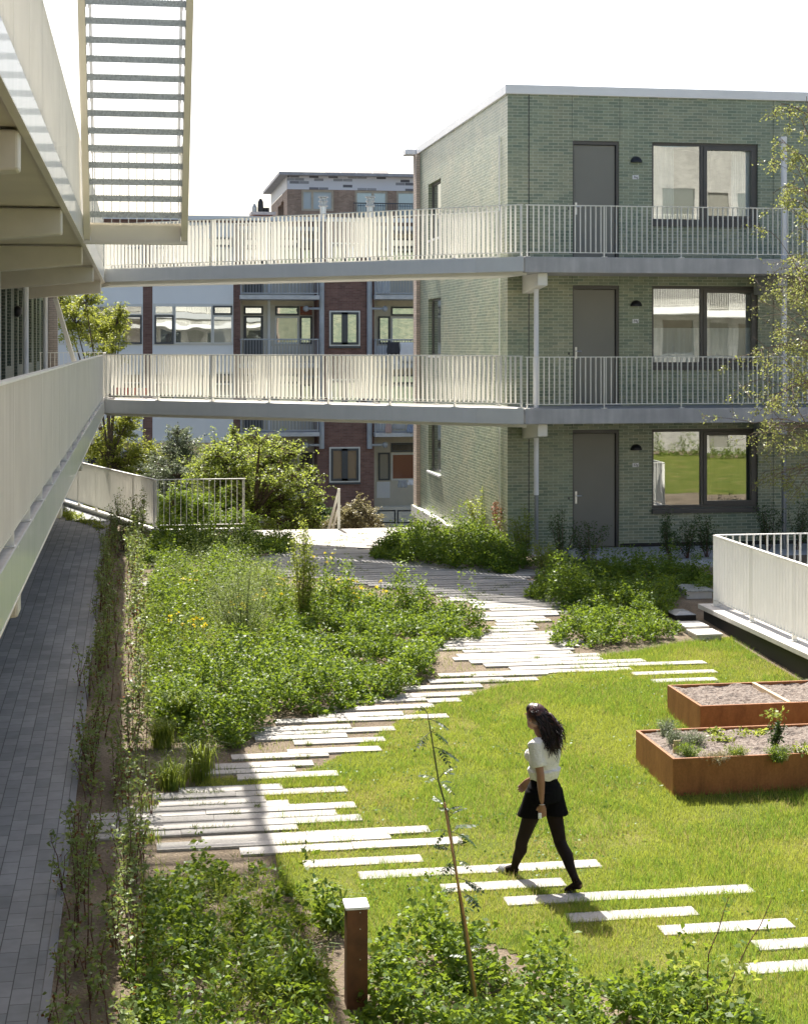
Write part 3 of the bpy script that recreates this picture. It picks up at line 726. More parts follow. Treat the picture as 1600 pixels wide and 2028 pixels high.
# laundry
def cloth(px0, px1, py0, py1, mat, label, Y=YA-.56, wav=.03):
    a, b, c, d = ar(px0, px1, py0, py1, Y); n = 10; mb = MB(); rows = []
    for j in range(9):
        v = j/8
        for i in range(n+1):
            u = i/n; mb.v.append((a+(b-a)*u+ .02*math.sin(7*v+u*3), Y - wav*v*math.sin(u*14+v*2)-.01, d+(c-d)*v*(1-.07*math.sin(u*9)**2)))
    for j in range(8):
        for i in range(n): mb.f.append((j*(n+1)+i, j*(n+1)+i+1, (j+1)*(n+1)+i+1, (j+1)*(n+1)+i))
    o = mb.build('laundry', mat, None, smooth=True); s = o.modifiers.new('thick', 'SOLIDIFY'); s.thickness = .012
    tag(o, label, 'laundry', 'laundry on the balconies of the flats'); return o
DARKC = m_plain('charcoal_cloth', (.05,.05,.06), .9); WHITEC = m_plain('white_cloth', (.72,.72,.76), .9, var=.05); PINKC = m_plain('pink_cloth', (.5,.36,.34), .9); GREYC = m_plain('grey_cloth', (.35,.36,.38), .9)
BLUEC = m_plain('blue_cloth', (.25,.3,.42), .9, var=.3, scale=14)
cloth(766, 791, 677, 702, DARKC, 'charcoal towel hanging over the balcony rail beside the drying sheet')
cloth(769, 790, 700, 733, WHITEC, 'white shirt hanging below the charcoal towel', YA-.50)
cloth(792, 829, 678, 716, WHITEC, 'white sheet drying over the balcony rail above the lower footbridge')
cloth(763, 775, 834, 858, PINKC, 'pink shirt hanging on the balcony under the lower footbridge')
cloth(777, 802, 836, 850, GREYC, 'grey washing on the balcony under the lower footbridge')
cloth(806, 825, 836, 858, BLUEC, 'blue patterned cloth on the balcony under the lower footbridge')
cloth(788, 806, 951, 966, GREYC, 'grey towel over the lowest balcony rail'); cloth(807, 825, 950, 961, WHITEC, 'small white cloth over the lowest balcony rail')

# ------------------------------------------------------------------ newer block behind the flats
YP = 92.0
pb = thing('brown_brick_block', (9, YP, -2.5), 'newer brown brick block with a white speckled top band and solar panels', 'apartment block')
x0 = at(569, 360, YP)[0]; x1 = at(1000, 360, YP)[0]; zt = at(569, 347, YP)[1]; zm = at(569, 374, YP)[1]; y2 = atx(537, 370, x0)[0]
ph = [ar(597, 661, 375, 417, YP), ar(703, 768, 377, 430, YP), ar(785, 860, 378, 430, YP)]
m = MB(); wall(m, 'y', YP, x0, x1, -2.5, zm, ph, .2); wall(m, 'x', x0, YP, y2, -2.5, zm, [(y2-9, y2-5, zm-4, zm-.5), (YP+2.5, YP+4.0, zm-4, zm-.4)], .3); m.build('wall', BBRICK, pb)
t = NT('white_speckled_band'); g = t.n('ShaderNodeNewGeometry'); s3 = t.n('ShaderNodeSeparateXYZ'); t.l(g.outputs['Position'], s3.inputs[0]); c3 = t.n('ShaderNodeCombineXYZ')
t.l(s3.outputs[0], c3.inputs[0]); t.l(s3.outputs[2], c3.inputs[1]); br_ = t.n('ShaderNodeTexBrick'); t.l(c3.outputs[0], br_.inputs['Vector'])
for k_, v_ in (('Scale', 1), ('Brick Width', .55), ('Row Height', .17), ('Mortar Size', .01)): br_.inputs[k_].default_value = v_
br_.inputs['Color1'].default_value = (0,0,0,1); br_.inputs['Color2'].default_value = (1,1,1,1); br_.inputs['Mortar'].default_value = (0,0,0,1)
BAND = t.done(t.bsdf(t.ramp(br_.outputs['Color'], [(.0, (.80,.80,.81)), (.76, (.80,.80,.81)), (.78, (.45,.45,.46)), (.92, (.30,.30,.31)), (1, (.12,.12,.13))]), .5))
m = MB(); m.quad((x0, YP-.02, zm), (x1, YP-.02, zm), (x1, YP-.02, zt), (x0, YP-.02, zt)); m.build('top_band', BAND, pb)
m = MB(); m.quad((x0-.02, y2, zm), (x0-.02, YP-.02, zm), (x0-.02, YP-.02, zt), (x0-.02, y2, zt)); m.build('side_band', WFRAME, pb)
MB().box(x0-.5, x1, YP-.5, y2+.3, zt, zt+.16).build('roof', CONC, pb)
wf = m_plain('beige_frame', (.55,.48,.36), .5)
FROST = m_plain('frosted_pane', (.55,.62,.62), .25, var=.03)
for i, h in enumerate(ph):
    f = MB(); w = .12; f.box(h[0], h[0]+w, YP+.05, YP+.18, h[2], h[3]); f.box(h[1]-w, h[1], YP+.05, YP+.18, h[2], h[3]); f.box(h[0]+w, h[1]-w, YP+.05, YP+.18, h[3]-w, h[3]); f.box(h[0]+w, h[1]-w, YP+.05, YP+.18, h[2], h[2]+w)
    mx = h[0]+(h[1]-h[0])*(.34 if i == 0 else .55); f.box(mx-w/2, mx+w/2, YP+.06, YP+.18, h[2]+w, h[3]-w); f_ = f.build('window', wf, pb)
    MB().quad((h[0]+w, YP+.14, h[2]+w), (h[1]-w, YP+.14, h[2]+w), (h[1]-w, YP+.14, h[3]-w), (h[0]+w, YP+.14, h[3]-w)).build('pane', FROST if i == 0 else m_glass('pane_painted_sky_reflection', (.32,.40,.46), .3), f_)  # reflected sky painted into the blue-grey inner colour
MB().box(x0+.3, x0+.34, YP+2.5, YP+4, zm-4, zm-.4).build('side_window', DFRAME, pb); MB().box(x0+.3, x0+.34, y2-9, y2-5, zm-4, zm-.5).build('side_window', DFRAME, pb)
rb = MB(); a, b, c, d = ar(700, 905, 404, 432, YP-.6)
for x in np.arange(a, b, .14): rb.box(x-.012, x+.012, YP-.61, YP-.59, c, d)
rb.box(a, b, YP-.63, YP-.57, d, d+.06); rb.build('terrace_rail', DFRAME, pb); MB().box(a, b, YP-.7, YP, c-.2, c).build('terrace_slab', CONC, pb)
SOLAR = m_plain('solar_panel', (.03,.04,.06), .25)
for k in range(4):
    a, b, c, d = ar(649+k*32, 678+k*32, 336, 341, YP+4); m = MB(); zz = zt+.2
    m.v = [(a, YP+4, zz), (b, YP+4, zz), (b, YP+5.4, zz+.75), (a, YP+5.4, zz+.75), (a, YP+4, zz-.05), (b, YP+4, zz-.05), (b, YP+5.4, zz+.7), (a, YP+5.4, zz+.7)]
    m.f = [(0,1,2,3), (7,6,5,4), (0,4,5,1), (2,6,7,3), (1,5,6,2), (3,7,4,0)]; m.box(a+.1, b-.1, YP+5.3, YP+5.36, zt, zt+.85); m.build('solar_panel', SOLAR, pb)

# ------------------------------------------------------------------ ground of the garden deck, street below
def m_ground():
    t = NT('sandy_soil'); a = t.noise(1.1, 5); b = t.noise(35, 4); c_ = t.noise(140, 3)
    c = t.ramp(a, [(.3, (.17,.13,.09)), (.55, (.27,.215,.152)), (.75, (.37,.30,.215))]); c = t.mix(.5, c, t.ramp(b, [(.25, (.2,.2,.2)), (.75, (.8,.8,.8))]), 'OVERLAY')
    h = t.math('ADD', b, t.math('MULTIPLY', c_, .5)); return t.done(t.bsdf(c, .95, 0, .2, h, .8, .05))
SOIL = m_ground()
m = MB(); ys = [-20, 0, 5, 10, 15] + list(np.arange(15.8, 31.3, .8)) + [33, 35, 37.0]; n = len(ys)
for i, y in enumerate(ys):
    z = float(gz(0, y)); m.v += [(-12, y, z), (40, y, z)]
m.f = [(2*i, 2*i+1, 2*i+3, 2*i+2) for i in range(n-1)]
b = len(m.v); m.v += [(GX, 37.0, .6), (.42, 37.0, .6), (-1.93, 44.4, .6), (-2.2, 46, .6), (-12, 46, .6), (-12, 37.0, .6)]; m.f.append((b+1, b+2, b+3, b+4, b+5))
b = len(m.v); m.v += [(40, 37, .6), (40, 37, -2.6), (.42, 37, -2.6), (.42, 37, .6), (-1.93, 44.4, .6), (-1.93, 44.4, -2.6)]; m.f += [(b, b+1, b+2, b+3), (b+3, b+2, b+5, b+4)]
tag(m.build('ground', SOIL), kind='structure')
tag(MB().quad((-900, -300, -2.6), (900, -300, -2.6), (900, 1500, -2.6), (-900, 1500, -2.6)).build('street', m_plain('asphalt', (.06,.06,.06), .9, var=.3)), kind='structure')
def strip(poly, off, step=.8):
    """polygon draped on the slope; poly is convex in y order given as left/right x(y)"""
    pass
wk = MB(); ys = [-1, 5, 10, 15] + list(np.arange(15.8, 31.3, .8)) + [34, 38, 40.4, 42, 44, 45.6]
for y in ys:
    xr = -.69 if y <= 40.4 else -.69 - (y-40.4)*.318
    z = float(gz(0, y))+.012; wk.v += [(-2.45, y, z), (xr, y, z)]
wk.f = [(2*i, 2*i+1, 2*i+3, 2*i+2) for i in range(len(ys)-1)]
tag(wk.build('walkway', PAVER), kind='structure')
ed = MB()
for y in np.arange(-1, 40, 1.0):
    z = float(gz(0, y)); z2 = float(gz(0, y+.995)); ed.prism([(-.688, y), (-.62, y), (-.62, y+.995), (-.688, y+.995)], [z-.05, z-.05, z2-.05, z2-.05], [z+.022, z+.022, z2+.022, z2+.022])
tag(ed.build('kerb', m_plain('grey_edging', (.21,.215,.22), .8, var=.15), bevel=.004), kind='structure')
pv = MB(); pv.box(8.9, 11.4, 29.9, 32.7, .55, .615); pv.box(11.41, 24, 31.0, 32.7, .55, .612); pv.box(GX+.3, 8.89, 31.0, 32.7, .55, .61)
tag(pv.build('pavement', CONC, bevel=.005), kind='structure')

# ------------------------------------------------------------------ path of concrete planks
SLAB = NT('pale_slab'); _g = SLAB.n('ShaderNodeNewGeometry')
_c = SLAB.ramp(_g.outputs['Random Per Island'], [(0, (.335,.318,.292)), (1, (.435,.413,.382))])
_c = SLAB.mix(.45, _c, SLAB.ramp(SLAB.noise(1.7, 8, rough=.75), [(.3, (.22,.21,.18)), (.52, (.5,.5,.49)), (.7, (.62,.62,.62))]), 'OVERLAY'); _c = SLAB.mix(.25, _c, SLAB.ramp(SLAB.noise(60, 3), [(.35, (.2,.2,.2)), (.65, (.75,.75,.75))]), 'OVERLAY')
SLAB = SLAB.done(SLAB.bsdf(_c, .8, 0, .3, SLAB.noise(90, 4), .25, .004))
STONES = []          # (x0, x1, y0, y1)
SW = .225
def stone(mb, x0, x1, y, w=SW):
    z = float(gz(0, y)) + .018
    STONES.append((x0, x1, y-w/2, y+w/2)); L = x1-x0
    k = max(1, int(round(L/1.25))); cuts = [x0] + sorted(x0 + L*(i+rng.uniform(-.15,.15))/k for i in range(1, k)) + [x1]
    for a, b in zip(cuts[:-1], cuts[1:]):
        dz = rng.uniform(-.004, .004); mb.box(a+.002, b-.002, y-w/2+.0025, y+w/2-.0025, z-.09, z+dz)
def px_row(x0, y, x1):
    X, Y, _ = G(x0, y); ax, ay = ray(x1); return X, Y*ax/ay, Y
iso = [(1462, 1925, 1790, 'bottommost plank of the path, running out of the right edge'), (1495, 1878, 1760, 'second plank from the bottom, running out of the right edge'),
       (1308, 1848, 1567, 'third lone plank from the bottom right corner, fully in view'), (1123, 1822, 1378, 'lone plank crossed by the shadow of the walking woman\'s head'),
       (1000, 1790, 1489, 'long plank under the raised heel of the walking woman'), (874, 1764, 1117, 'short plank between the two feet of the walking woman'),
       (710, 1738, 1187, 'long plank under the front foot of the walking woman'), (600, 1715, 836, 'first lone plank below the closed part of the path'),
       (1250, 1336.5, 1418, 'short lone plank in the lawn behind the upper planter'), (1290, 1351, 1420, 'lone plank just touching the back corner of the upper planter')]
for x0, y, x1, lab in iso:
    m = MB(); X0, X1, Y = px_row(x0, y, x1); stone(m, X0, X1, Y)
    o = m.build('stepping_plank', SLAB, None, bevel=.004); tag(o, 'pale concrete '+lab, 'paving plank', 'lone planks in the lawn')
rows = [(475,1690,915),(310,1681,772),(399,1667,850),(180,1659,589),(170,1648,716),(172,1634,667),(180,1621,704),(240,1608,573),(314,1595,526),(300,1582,687),(354,1569,559),
        (469,1543,669),(387,1533,585),(424,1522,620),(458,1503,650),(569,1492.5,754),(581,1473,763),(504,1465,687),(473,1457,782),(517,1448,695),(544,1432,887),(629,1421,798),(627,1408,859),(683,1391.5,844),(846,1391,912),
        (775,1381,936),(796,1366,954),(849,1352,999),(916,1351.5,1064),(868,1340,932),(934,1339.5,1083)]
pm = MB()
for x0, y, x1 in rows:
    X0, X1, Y = px_row(x0, y, x1); stone(pm, X0, X1, Y)
ol = [(1331,953,1246),(1322,1000,1455),(1312,940,1225),(1302,925,1150),(1292,918,1130),(1281,862,1120),(1266,872,1120),(1255,945,1075),(1240,975,1072),(1225,978,1085),(1210,960,1140),(1195,925,1110),(1185,890,1085),
      (1172,840,1050),(1157,760,1060),(1147,700,1060),(1140,560,1055),(1130,520,1010),(1120,520,840),(1110,520,780),(1100,525,740),(1090,535,720),(1080,560,745),(1070,545,780),(1060,520,830),(1054,500,830)]
tb = [(G((a+b)/2, y)[1], G(a, y)[0], G(b, y)[0]) for y, a, b in ol]
ty = np.array([t_[0] for t_ in tb]); tx0 = np.array([t_[1] for t_ in tb]); tx1 = np.array([t_[2] for t_ in tb])
y = ty[0]
while y < 36.9:
    a = float(np.interp(y, ty, tx0)) + rng.uniform(-.32, .12); b = float(np.interp(y, ty, tx1)) + rng.uniform(-.12, .32)
    if y > 35.2: a, b = min(a, 2.5), max(b, 6.6)
    stone(pm, a, b, y); y += SW
tag(pm.build('path', SLAB, None), kind='structure')
m = MB()
for (px0, py, px1) in ((270, 1160, 330), (262, 1157, 300)):
    X0, X1, Y = px_row(px0, py, px1); stone(m, X0, X1, Y, .3)
tag(m.build('stone_slab', SLAB, None), 'pale slab lying alone in the meadow beside the hedge', 'slab')

# ------------------------------------------------------------------ garden fences
f1 = thing('garden_fence', (.42, 37.0, .6), 'cream flat-bar fence with a corner at the far end of the walkway', 'fence')
for (p, q) in (((.42, 36.98), (2.43, 36.98)), ((.42, 37.02), (-1.93, 44.4))):
    railing(f1, p, q, .68, h=1.12, deep=.06, pitch=.12, as_thing=True, name='rail', foot=True)
    p_, q_ = Vector(p), Vector(q); tt = (q_-p_).normalized(); nn_ = Vector((-tt.y, tt.x))*.11
    MB().prism([tuple(p_+nn_), tuple(p_-nn_), tuple(q_-nn_), tuple(q_+nn_)], .35, .675).build('kerb', CREAM, f1)
f2 = thing('lightwell_fence', (9.15, 25.05, .6), 'cream flat-bar fence around the sunken light well on the right', 'fence')
railing(f2, (9.15, 25.05), (9.15, 17.0), .63, h=1.13, deep=.06, pitch=.115, as_thing=True, name='rail')
railing(f2, (9.2, 16.97), (13.45, 16.97), .63, h=1.13, deep=.06, pitch=.115, as_thing=True, name='rail')
MB().box(9.37, 13.35, 17.14, 24.94, .40, .43).build('well_floor', CONC, f2)
MB().box(9.41, 13.29, 16.8, 17.12, .05, .625).build('coping', CONC_L, f2, bevel=.006)
railing(f2, (13.5, 25.05), (13.5, 17.0), .63, h=1.13, deep=.06, pitch=.115, as_thing=True, name='rail')
railing(f2, (9.18, 25.08), (13.47, 25.08), .63, h=1.13, deep=.05, pitch=.115, as_thing=True, name='rail')
kb = MB(); kb.box(8.95, 9.40, 16.8, 24.84, .55, .625); kb.box(8.95, 13.7, 24.85, 25.28, .55, .625); kb.box(13.3, 13.7, 16.8, 24.84, .55, .625); kb.build('coping', CONC_L, f2, bevel=.006)
kb = MB(); kb.box(9.02, 9.36, 16.85, 25.2, -.1, .548); kb.box(9.37, 13.6, 24.95, 25.2, -.1, .548); kb.box(13.36, 13.6, 16.85, 24.94, -.1, .548); kb.build('kerb_wall', m_plain('bitumen', (.022,.022,.024), .7), f2)
x = at(671, 1000, 36.85)[0]
hr = thing('stair_handrail', (x, 36.85, .6), 'cream sloping handrail at the top of the steps down to the street', 'handrail')
MB().bar((x, 36.85, .60), (x, 36.85, 1.55), .055, .055).build('post', CREAM, hr)
MB().bar((x, 36.85, 1.50), (x, 41.2, -.9), .05, .05).build('rail', CREAM, hr); MB().bar((x, 36.9, 1.12), (x, 41.2, -1.3), .04, .04).build('rail', CREAM, hr)

# ------------------------------------------------------------------ planters, hatches, bollard
CORT = NT('corten_steel'); _m = CORT.n('ShaderNodeMapping'); CORT.l(CORT.pos(), _m.inputs['Vector']); _m.inputs['Scale'].default_value = (2.2, 2.2, .8); _n = CORT.noise(2.2, 8, _m.outputs[0], rough=.72); _n2 = CORT.noise(45, 3)
_c = CORT.ramp(_n, [(.3, (.18,.068,.022)), (.5, (.27,.108,.036)), (.7, (.35,.150,.052))]); _c = CORT.mix(.3, _c, CORT.ramp(_n2, [(.3, (.3,.3,.3)), (.7, (.7,.7,.7))]), 'OVERLAY')
CORT = CORT.done(CORT.bsdf(_c, .62, 0, .35, _n2, .15, .003))
def m_bedsoil():
    t = NT('crumbly_bed_soil'); b = t.noise(22, 5); c_ = t.noise(90, 4)
    c = t.ramp(b, [(.3, (.13,.10,.085)), (.5, (.27,.225,.19)), (.7, (.36,.31,.27))]); return t.done(t.bsdf(c, .95, 0, .15, t.math('ADD', b, c_), .9, .03))
BED = m_bedsoil()
def planter(x0, x1, y0, y1, h, label):
    z = float(gz(0, y0)); o = thing('planter_box', ((x0+x1)/2, (y0+y1)/2, z), label, 'planter', 'corten planters on the lawn'); t_ = .035; zt = z+h
    m = MB(); m.box(x0, x1, y0, y0+t_, z-.1, zt); m.box(x0, x1, y1-t_, y1, z-.1, zt); m.box(x0, x0+t_, y0+t_, y1-t_, z-.1, zt); m.box(x1-t_, x1, y0+t_, y1-t_, z-.1, zt)
    m.build('box', CORT, o, bevel=.003)
    nx, ny = int((x1-x0)/.03), int((y1-y0)/.03); m = MB(); gx = np.linspace(x0+t_, x1-t_, nx+1); gy = np.linspace(y0+t_, y1-t_, ny+1); XX, YY = np.meshgrid(gx, gy)
    ZZ = zt-.075 + .05*vnoise(XX, YY, .22, 3) + .03*vnoise(XX, YY, .07, 4) + .012*rng.random(XX.shape)
    m.v = list(zip(XX.ravel(), YY.ravel(), ZZ.ravel())); w = nx+1
    m.f = [(j*w+i, j*w+i+1, (j+1)*w+i+1, (j+1)*w+i) for j in range(ny) for i in range(nx)]
    m.build('soil', BED, o); return zt-.03
PZ1 = planter(5.56, 9.0, 16.47, 17.77, .40, 'long corten steel planter in front, planted with herbs')
PZ2 = planter(6.58, 9.8, 18.50, 19.72, .40, 'corten steel planter behind, mostly bare soil split by a board')
xa = at(1558, 1385, 18.55)[0]
tag(MB().box(xa, xa+.05, 18.54, 19.68, PZ2-.05, PZ2+.035).build('divider_board', m_plain('raw_pine', (.50,.38,.24), .7), None, bevel=.003), 'raw timber board dividing the soil of the rear planter', 'board')
def pad(name, fl, pyt, wpx, pback, mats, label, lid=.03, dome=False):
    X, Y, z = G(*fl); d = X*ST+Y*CT; h = (fl[1]-pyt)*d/F; w = wpx*d/F/CT
    zt = z+h; dd = F*(ZC-zt)/(pback-HY); D = max(.3, (dd-d)*1.0)
    o = thing(name, (X+w/2, Y+D/2, z), label, 'hatch', 'service hatches beside the light well')
    MB().box(X+.02, X+w-.02, Y+.02, Y+D-.02, z-.1, zt-lid).build('base', mats[0], o, bevel=.004)
    if dome:
        m = MB(); rings = [(0, 0), (.012, .35), (.03, .8), (.05, 1)]
        m.v = [(X, Y, zt-lid), (X+w, Y, zt-lid), (X+w, Y+D, zt-lid), (X, Y+D, zt-lid), (X+.12, Y+.1, zt+.02), (X+w-.12, Y+.1, zt+.02), (X+w-.12, Y+D-.1, zt+.02), (X+.12, Y+D-.1, zt+.02)]
        m.f = [(0,1,5,4), (1,2,6,5), (2,3,7,6), (3,0,4,7), (4,5,6,7), (3,2,1,0)]; m.build('lid', mats[1], o, bevel=.02)
    else: MB().box(X, X+w, Y, Y+D, zt-lid, zt).build('lid', mats[1], o, bevel=.004)
    return o, X, Y, w, D, zt
pad('service_hatch', (1380, 1271), 1257, 54, 1246, (CONC_L, CONC_L), 'pale concrete hatch nearest to the lawn, with dark scuffs on its lid')
pad('service_hatch', (1357, 1256), 1241, 49, 1231, (CONC_L, CONC_L), 'pale concrete hatch just behind the nearest one, half in shade')
pad('service_hatch', (1336, 1230), 1216, 47, 1207, (BLACK, PIPE_G), 'black hatch with a domed grey lid in the shade', dome=True)
o, X, Y, w, D, zt = pad('service_hatch', (1358, 1187), 1170, 57, 1157, (CONC_L, ZINC), 'metal hatch with a ribbed lid at the end of the fence')
m = MB()
for k in range(6): m.box(X+.01, X+w-.01, Y+.04+k*(D-.08)/6, Y+.04+k*(D-.08)/6+.04, zt, zt+.012)
m.build('rib', ZINC, o)
X, Y, _ = G(705, 1992); bo = thing('bollard', (X, Y, 0), 'rusty square bollard with a white tilted cap in the front planting', 'bollard')
MB().box(X-.076, X+.076, Y-.076, Y+.076, -.1, .72).build('post', m_plain('dark_rust', (.135,.052,.022), .6, var=.35, scale=9), bo, bevel=.004)
m = MB(); m.v = [(X-.088,Y-.088,.722),(X+.088,Y-.088,.722),(X+.088,Y+.088,.722),(X-.088,Y+.088,.722),(X-.088,Y-.088,.742),(X+.088,Y-.088,.742),(X+.088,Y+.088,.752),(X-.088,Y+.088,.752)]
m.f = [(0,3,2,1),(4,5,6,7),(0,1,5,4),(1,2,6,5),(2,3,7,6),(3,0,4,7)]; m.build('cap', WHITE_AL, bo, bevel=.004)
m = MB()
for z in (.70, .58, .36): m.tube([(X+.02, Y-.0765, z), (X+.02, Y-.079, z)], .004, 8)
m.build('screw', STEEL, bo)
# ------------------------------------------------------------------ planting
def gpoly(pts): return [G(*p)[:2] for p in pts]
ST_A = np.array(STONES)
def off_stones(X, Y, mrg=.0):
    ok = np.ones(len(X), bool)
    for a, b, c, d in STONES: ok &= ~((X > a-mrg) & (X < b+mrg) & (Y > c-mrg) & (Y < d+mrg))
    return ok
GRASS = m_leaf('grass_blades', (.10,.16,.022), (.31,.35,.06), .38, (.54,.62,.075), .5, patch=(.42, (.19,.21,.04), (.38,.37,.09)))
TURF = NT('turf'); _c = TURF.ramp(TURF.noise(1.2, 5), [(.3, (.09,.13,.022)), (.55, (.15,.17,.035)), (.75, (.25,.21,.085))]); _c = TURF.mix(.5, _c, TURF.ramp(TURF.noise(50, 3), [(.3, (.2,.2,.2)), (.7, (.8,.8,.8))]), 'OVERLAY')
TURF = TURF.done(TURF.bsdf(_c, .95, 0, .1, TURF.noise(120, 3), .8, .03))
LAWN = gpoly([(478,1557),(530,1600),(560,1640),(545,1700),(555,1760),(640,1830),(740,1900),(900,1880),(975,1870),(1030,1895),(1180,1955),(1330,2020),(1400,2120)]) + [(4.4, 7.5), (14, 7.5), (14, 16.6), (8.9, 16.6), (8.9, 23.6)] + gpoly([(1450,1262),(1340,1275),(1260,1290),(1150,1306),
              (1130,1330),(1000,1358),(930,1378),(860,1400),(800,1420),(760,1450),(690,1490),(640,1515),(560,1545)])
LAWN2 = gpoly([(385,1545),(470,1540),(700,1545),(690,1566),(560,1575),(395,1562)])
cs = .06; m = MB()
xs = np.arange(-1, 14.1, cs); yy_ = np.arange(7.4, 27, cs)
for lp in (LAWN, LAWN2):
    XX, YY = np.meshgrid(xs, yy_); k = inpoly(XX.ravel()+cs/2, YY.ravel()+cs/2, lp)
    for x, y in zip(XX.ravel()[k], YY.ravel()[k]):
        z0 = float(gz(0, y))+.006; z1 = float(gz(0, y+cs))+.006; m.quad((x, y, z0), (x+cs, y, z0), (x+cs, y+cs, z1), (x, y+cs, z1))
m.quad((4.7, -3.2, .003), (30, -3.2, .003), (30, 14.9, .003), (4.7, 14.9, .003))
tag(m.build('lawn', TURF), kind='structure')
def grass(name, poly, dens, h, w, mat, rg, bare=.25, extra=None):
    n = int(area(poly)*dens); X, Y = scatter(poly, n, rg)
    nz = vnoise(X, Y, .9, 11)*.6 + vnoise(X, Y, .25, 12)*.4
    k = off_stones(X, Y, -.012) & (rg.random(len(X)) > bare*(nz < .38))
    X, Y, nz = X[k], Y[k], nz[k]; P = np.stack([X, Y, gz(X, Y)+.004], 1)
    hh = h*(.55+.9*rg.random(len(X)))*(.65+.7*nz)
    return tag(np_mesh(name, blade_verts(P, hh, w*(.7+.6*rg.random(len(X))), rg, .5), 3, mat), kind='stuff')
grass('lawn_grass', LAWN, 4200, .038, .006, GRASS, np.random.default_rng(1))
grass('lawn_grass', LAWN2, 3500, .05, .006, GRASS, np.random.default_rng(2))
def tuft_grass(dens, h, mat, seed, th):
    rg = np.random.default_rng(seed); X, Y = scatter(LAWN, int(area(LAWN)*dens), rg); k = off_stones(X, Y, -.03) & (vnoise(X, Y, .8, seed)*.6+vnoise(X, Y, .16, seed+1)*.4 > th); X, Y = X[k], Y[k]
    return tag(np_mesh('lawn_tufts', blade_verts(np.stack([X, Y, gz(X, Y)], 1), h*(.5+.8*rg.random(len(X))), np.full(len(X), .006), rg, .6), 3, mat), kind='stuff')
tuft_grass(1500, .10, m_leaf('lush_grass', (.07,.15,.02), (.15,.23,.035), .36, (.35,.52,.06)), 64, .52)
tuft_grass(500, .08, m_leaf('dry_grass', (.36,.30,.12), (.46,.38,.17), .3, (.6,.5,.2)), 66, .5)
# grass creeping over the edges of the planks
rg = np.random.default_rng(68); X, Y = scatter(LAWN, int(area(LAWN)*3600), rg); k = off_stones(X, Y, -.002) & ~off_stones(X, Y, .05) & (vnoise(X, Y, .18, 69) > .55); X, Y = X[k], Y[k]
tag(np_mesh('edge_grass', blade_verts(np.stack([X, Y, gz(X, Y)], 1), .06*(.5+.8*rg.random(len(X))), np.full(len(X), .006), rg, .8), 3, GRASS), kind='stuff')
# clover in the lawn
CLOV = m_leaf('clover', (.05,.12,.02), (.09,.18,.03), .35, (.25,.42,.05))
rg = np.random.default_rng(3); X, Y = scatter(LAWN, 26000, rg); k = off_stones(X, Y, .02) & (vnoise(X, Y, 1.3, 21) > .6) & (vnoise(X, Y, .3, 22) > .45); X, Y = X[k], Y[k]
tag(np_mesh('lawn_clover', leaf_verts(np.stack([X, Y, gz(X, Y)+.02+.03*rg.random(len(X))], 1), np.full(len(X), .028), rg, .7, .8), 4, CLOV), kind='stuff')

# weeds and grass in the joints of the path
rg = np.random.default_rng(75); PW = []
for _ in range(230):
    a, b, c, d = STONES[rg.integers(10, len(STONES))]; x = rg.uniform(a, b); y = c + rg.normal()*.012; L = rg.uniform(.03, .22); k = rg.integers(12, 60)
    xx = x + rg.uniform(-L, L, k); yy2 = y + rg.normal(size=k)*.014; PW.append(np.stack([xx, yy2, gz(xx, yy2)+.006], 1))
PW = np.concatenate(PW); tag(np_mesh('path_weeds', blade_verts(PW, .045*(.5+.9*rg.random(len(PW))), np.full(len(PW), .007), rg, .9), 3, m_leaf('joint_weed', (.06,.10,.02), (.15,.18,.04), .3, (.36,.45,.06))), kind='stuff')
# leaf materials
L_CLO = m_leaf('cover_leaf', (.035,.085,.014), (.145,.215,.034), .32, (.40,.54,.04), .5)
L_MEA = m_leaf('meadow_leaf', (.07,.125,.022), (.20,.25,.045), .34, (.44,.52,.06), .5)
L_FEA = m_leaf('feathery_leaf', (.11,.16,.055), (.21,.26,.10), .36, (.40,.48,.13))
L_HED = m_leaf('hedge_leaf', (.09,.14,.045), (.20,.26,.08), .34, (.42,.50,.10))
L_HER = m_leaf('reddish_leaf', (.12,.055,.03), (.20,.09,.035), .35, (.4,.14,.05))
L_YEL = m_leaf('young_leaf', (.14,.20,.035), (.27,.31,.06), .4, (.50,.56,.09))
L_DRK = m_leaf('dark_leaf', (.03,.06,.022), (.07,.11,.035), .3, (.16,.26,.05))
L_GRY = m_leaf('grey_green_leaf', (.12,.15,.09), (.20,.23,.15), .3, (.3,.36,.18))
L_TRE = m_leaf('tree_leaf', (.08,.13,.03), (.20,.25,.05), .45, (.46,.54,.08))
L_TRB = m_leaf('bright_tree_leaf', (.12,.16,.03), (.25,.27,.05), .45, (.52,.56,.08))
L_BIR = m_leaf('birch_leaf', (.15,.18,.06), (.29,.31,.10), .35, (.48,.52,.13))
L_BRN = m_leaf('brownish_leaf', (.17,.15,.08), (.28,.25,.15), .3, (.40,.36,.16))
L_RUS = m_leaf('rust_seed', (.22,.07,.03), (.36,.14,.06), .2, (.5,.2,.08))
PETAL = m_leaf('yellow_petal', (.75,.55,.02), (.85,.68,.03), .3, (.95,.80,.04))
STEM = m_plain('stem_green', (.10,.12,.04), .7); STEM_R = m_plain('stem_red', (.12,.055,.035), .7); BARK = m_plain('bark', (.10,.075,.055), .9, var=.4, scale=14, bump=.4); BARK_L = m_plain('pale_bark', (.30,.22,.16), .8, var=.3, scale=20)
BAMBOO = m_plain('bamboo', (.42,.24,.09), .5, var=.25, scale=9)

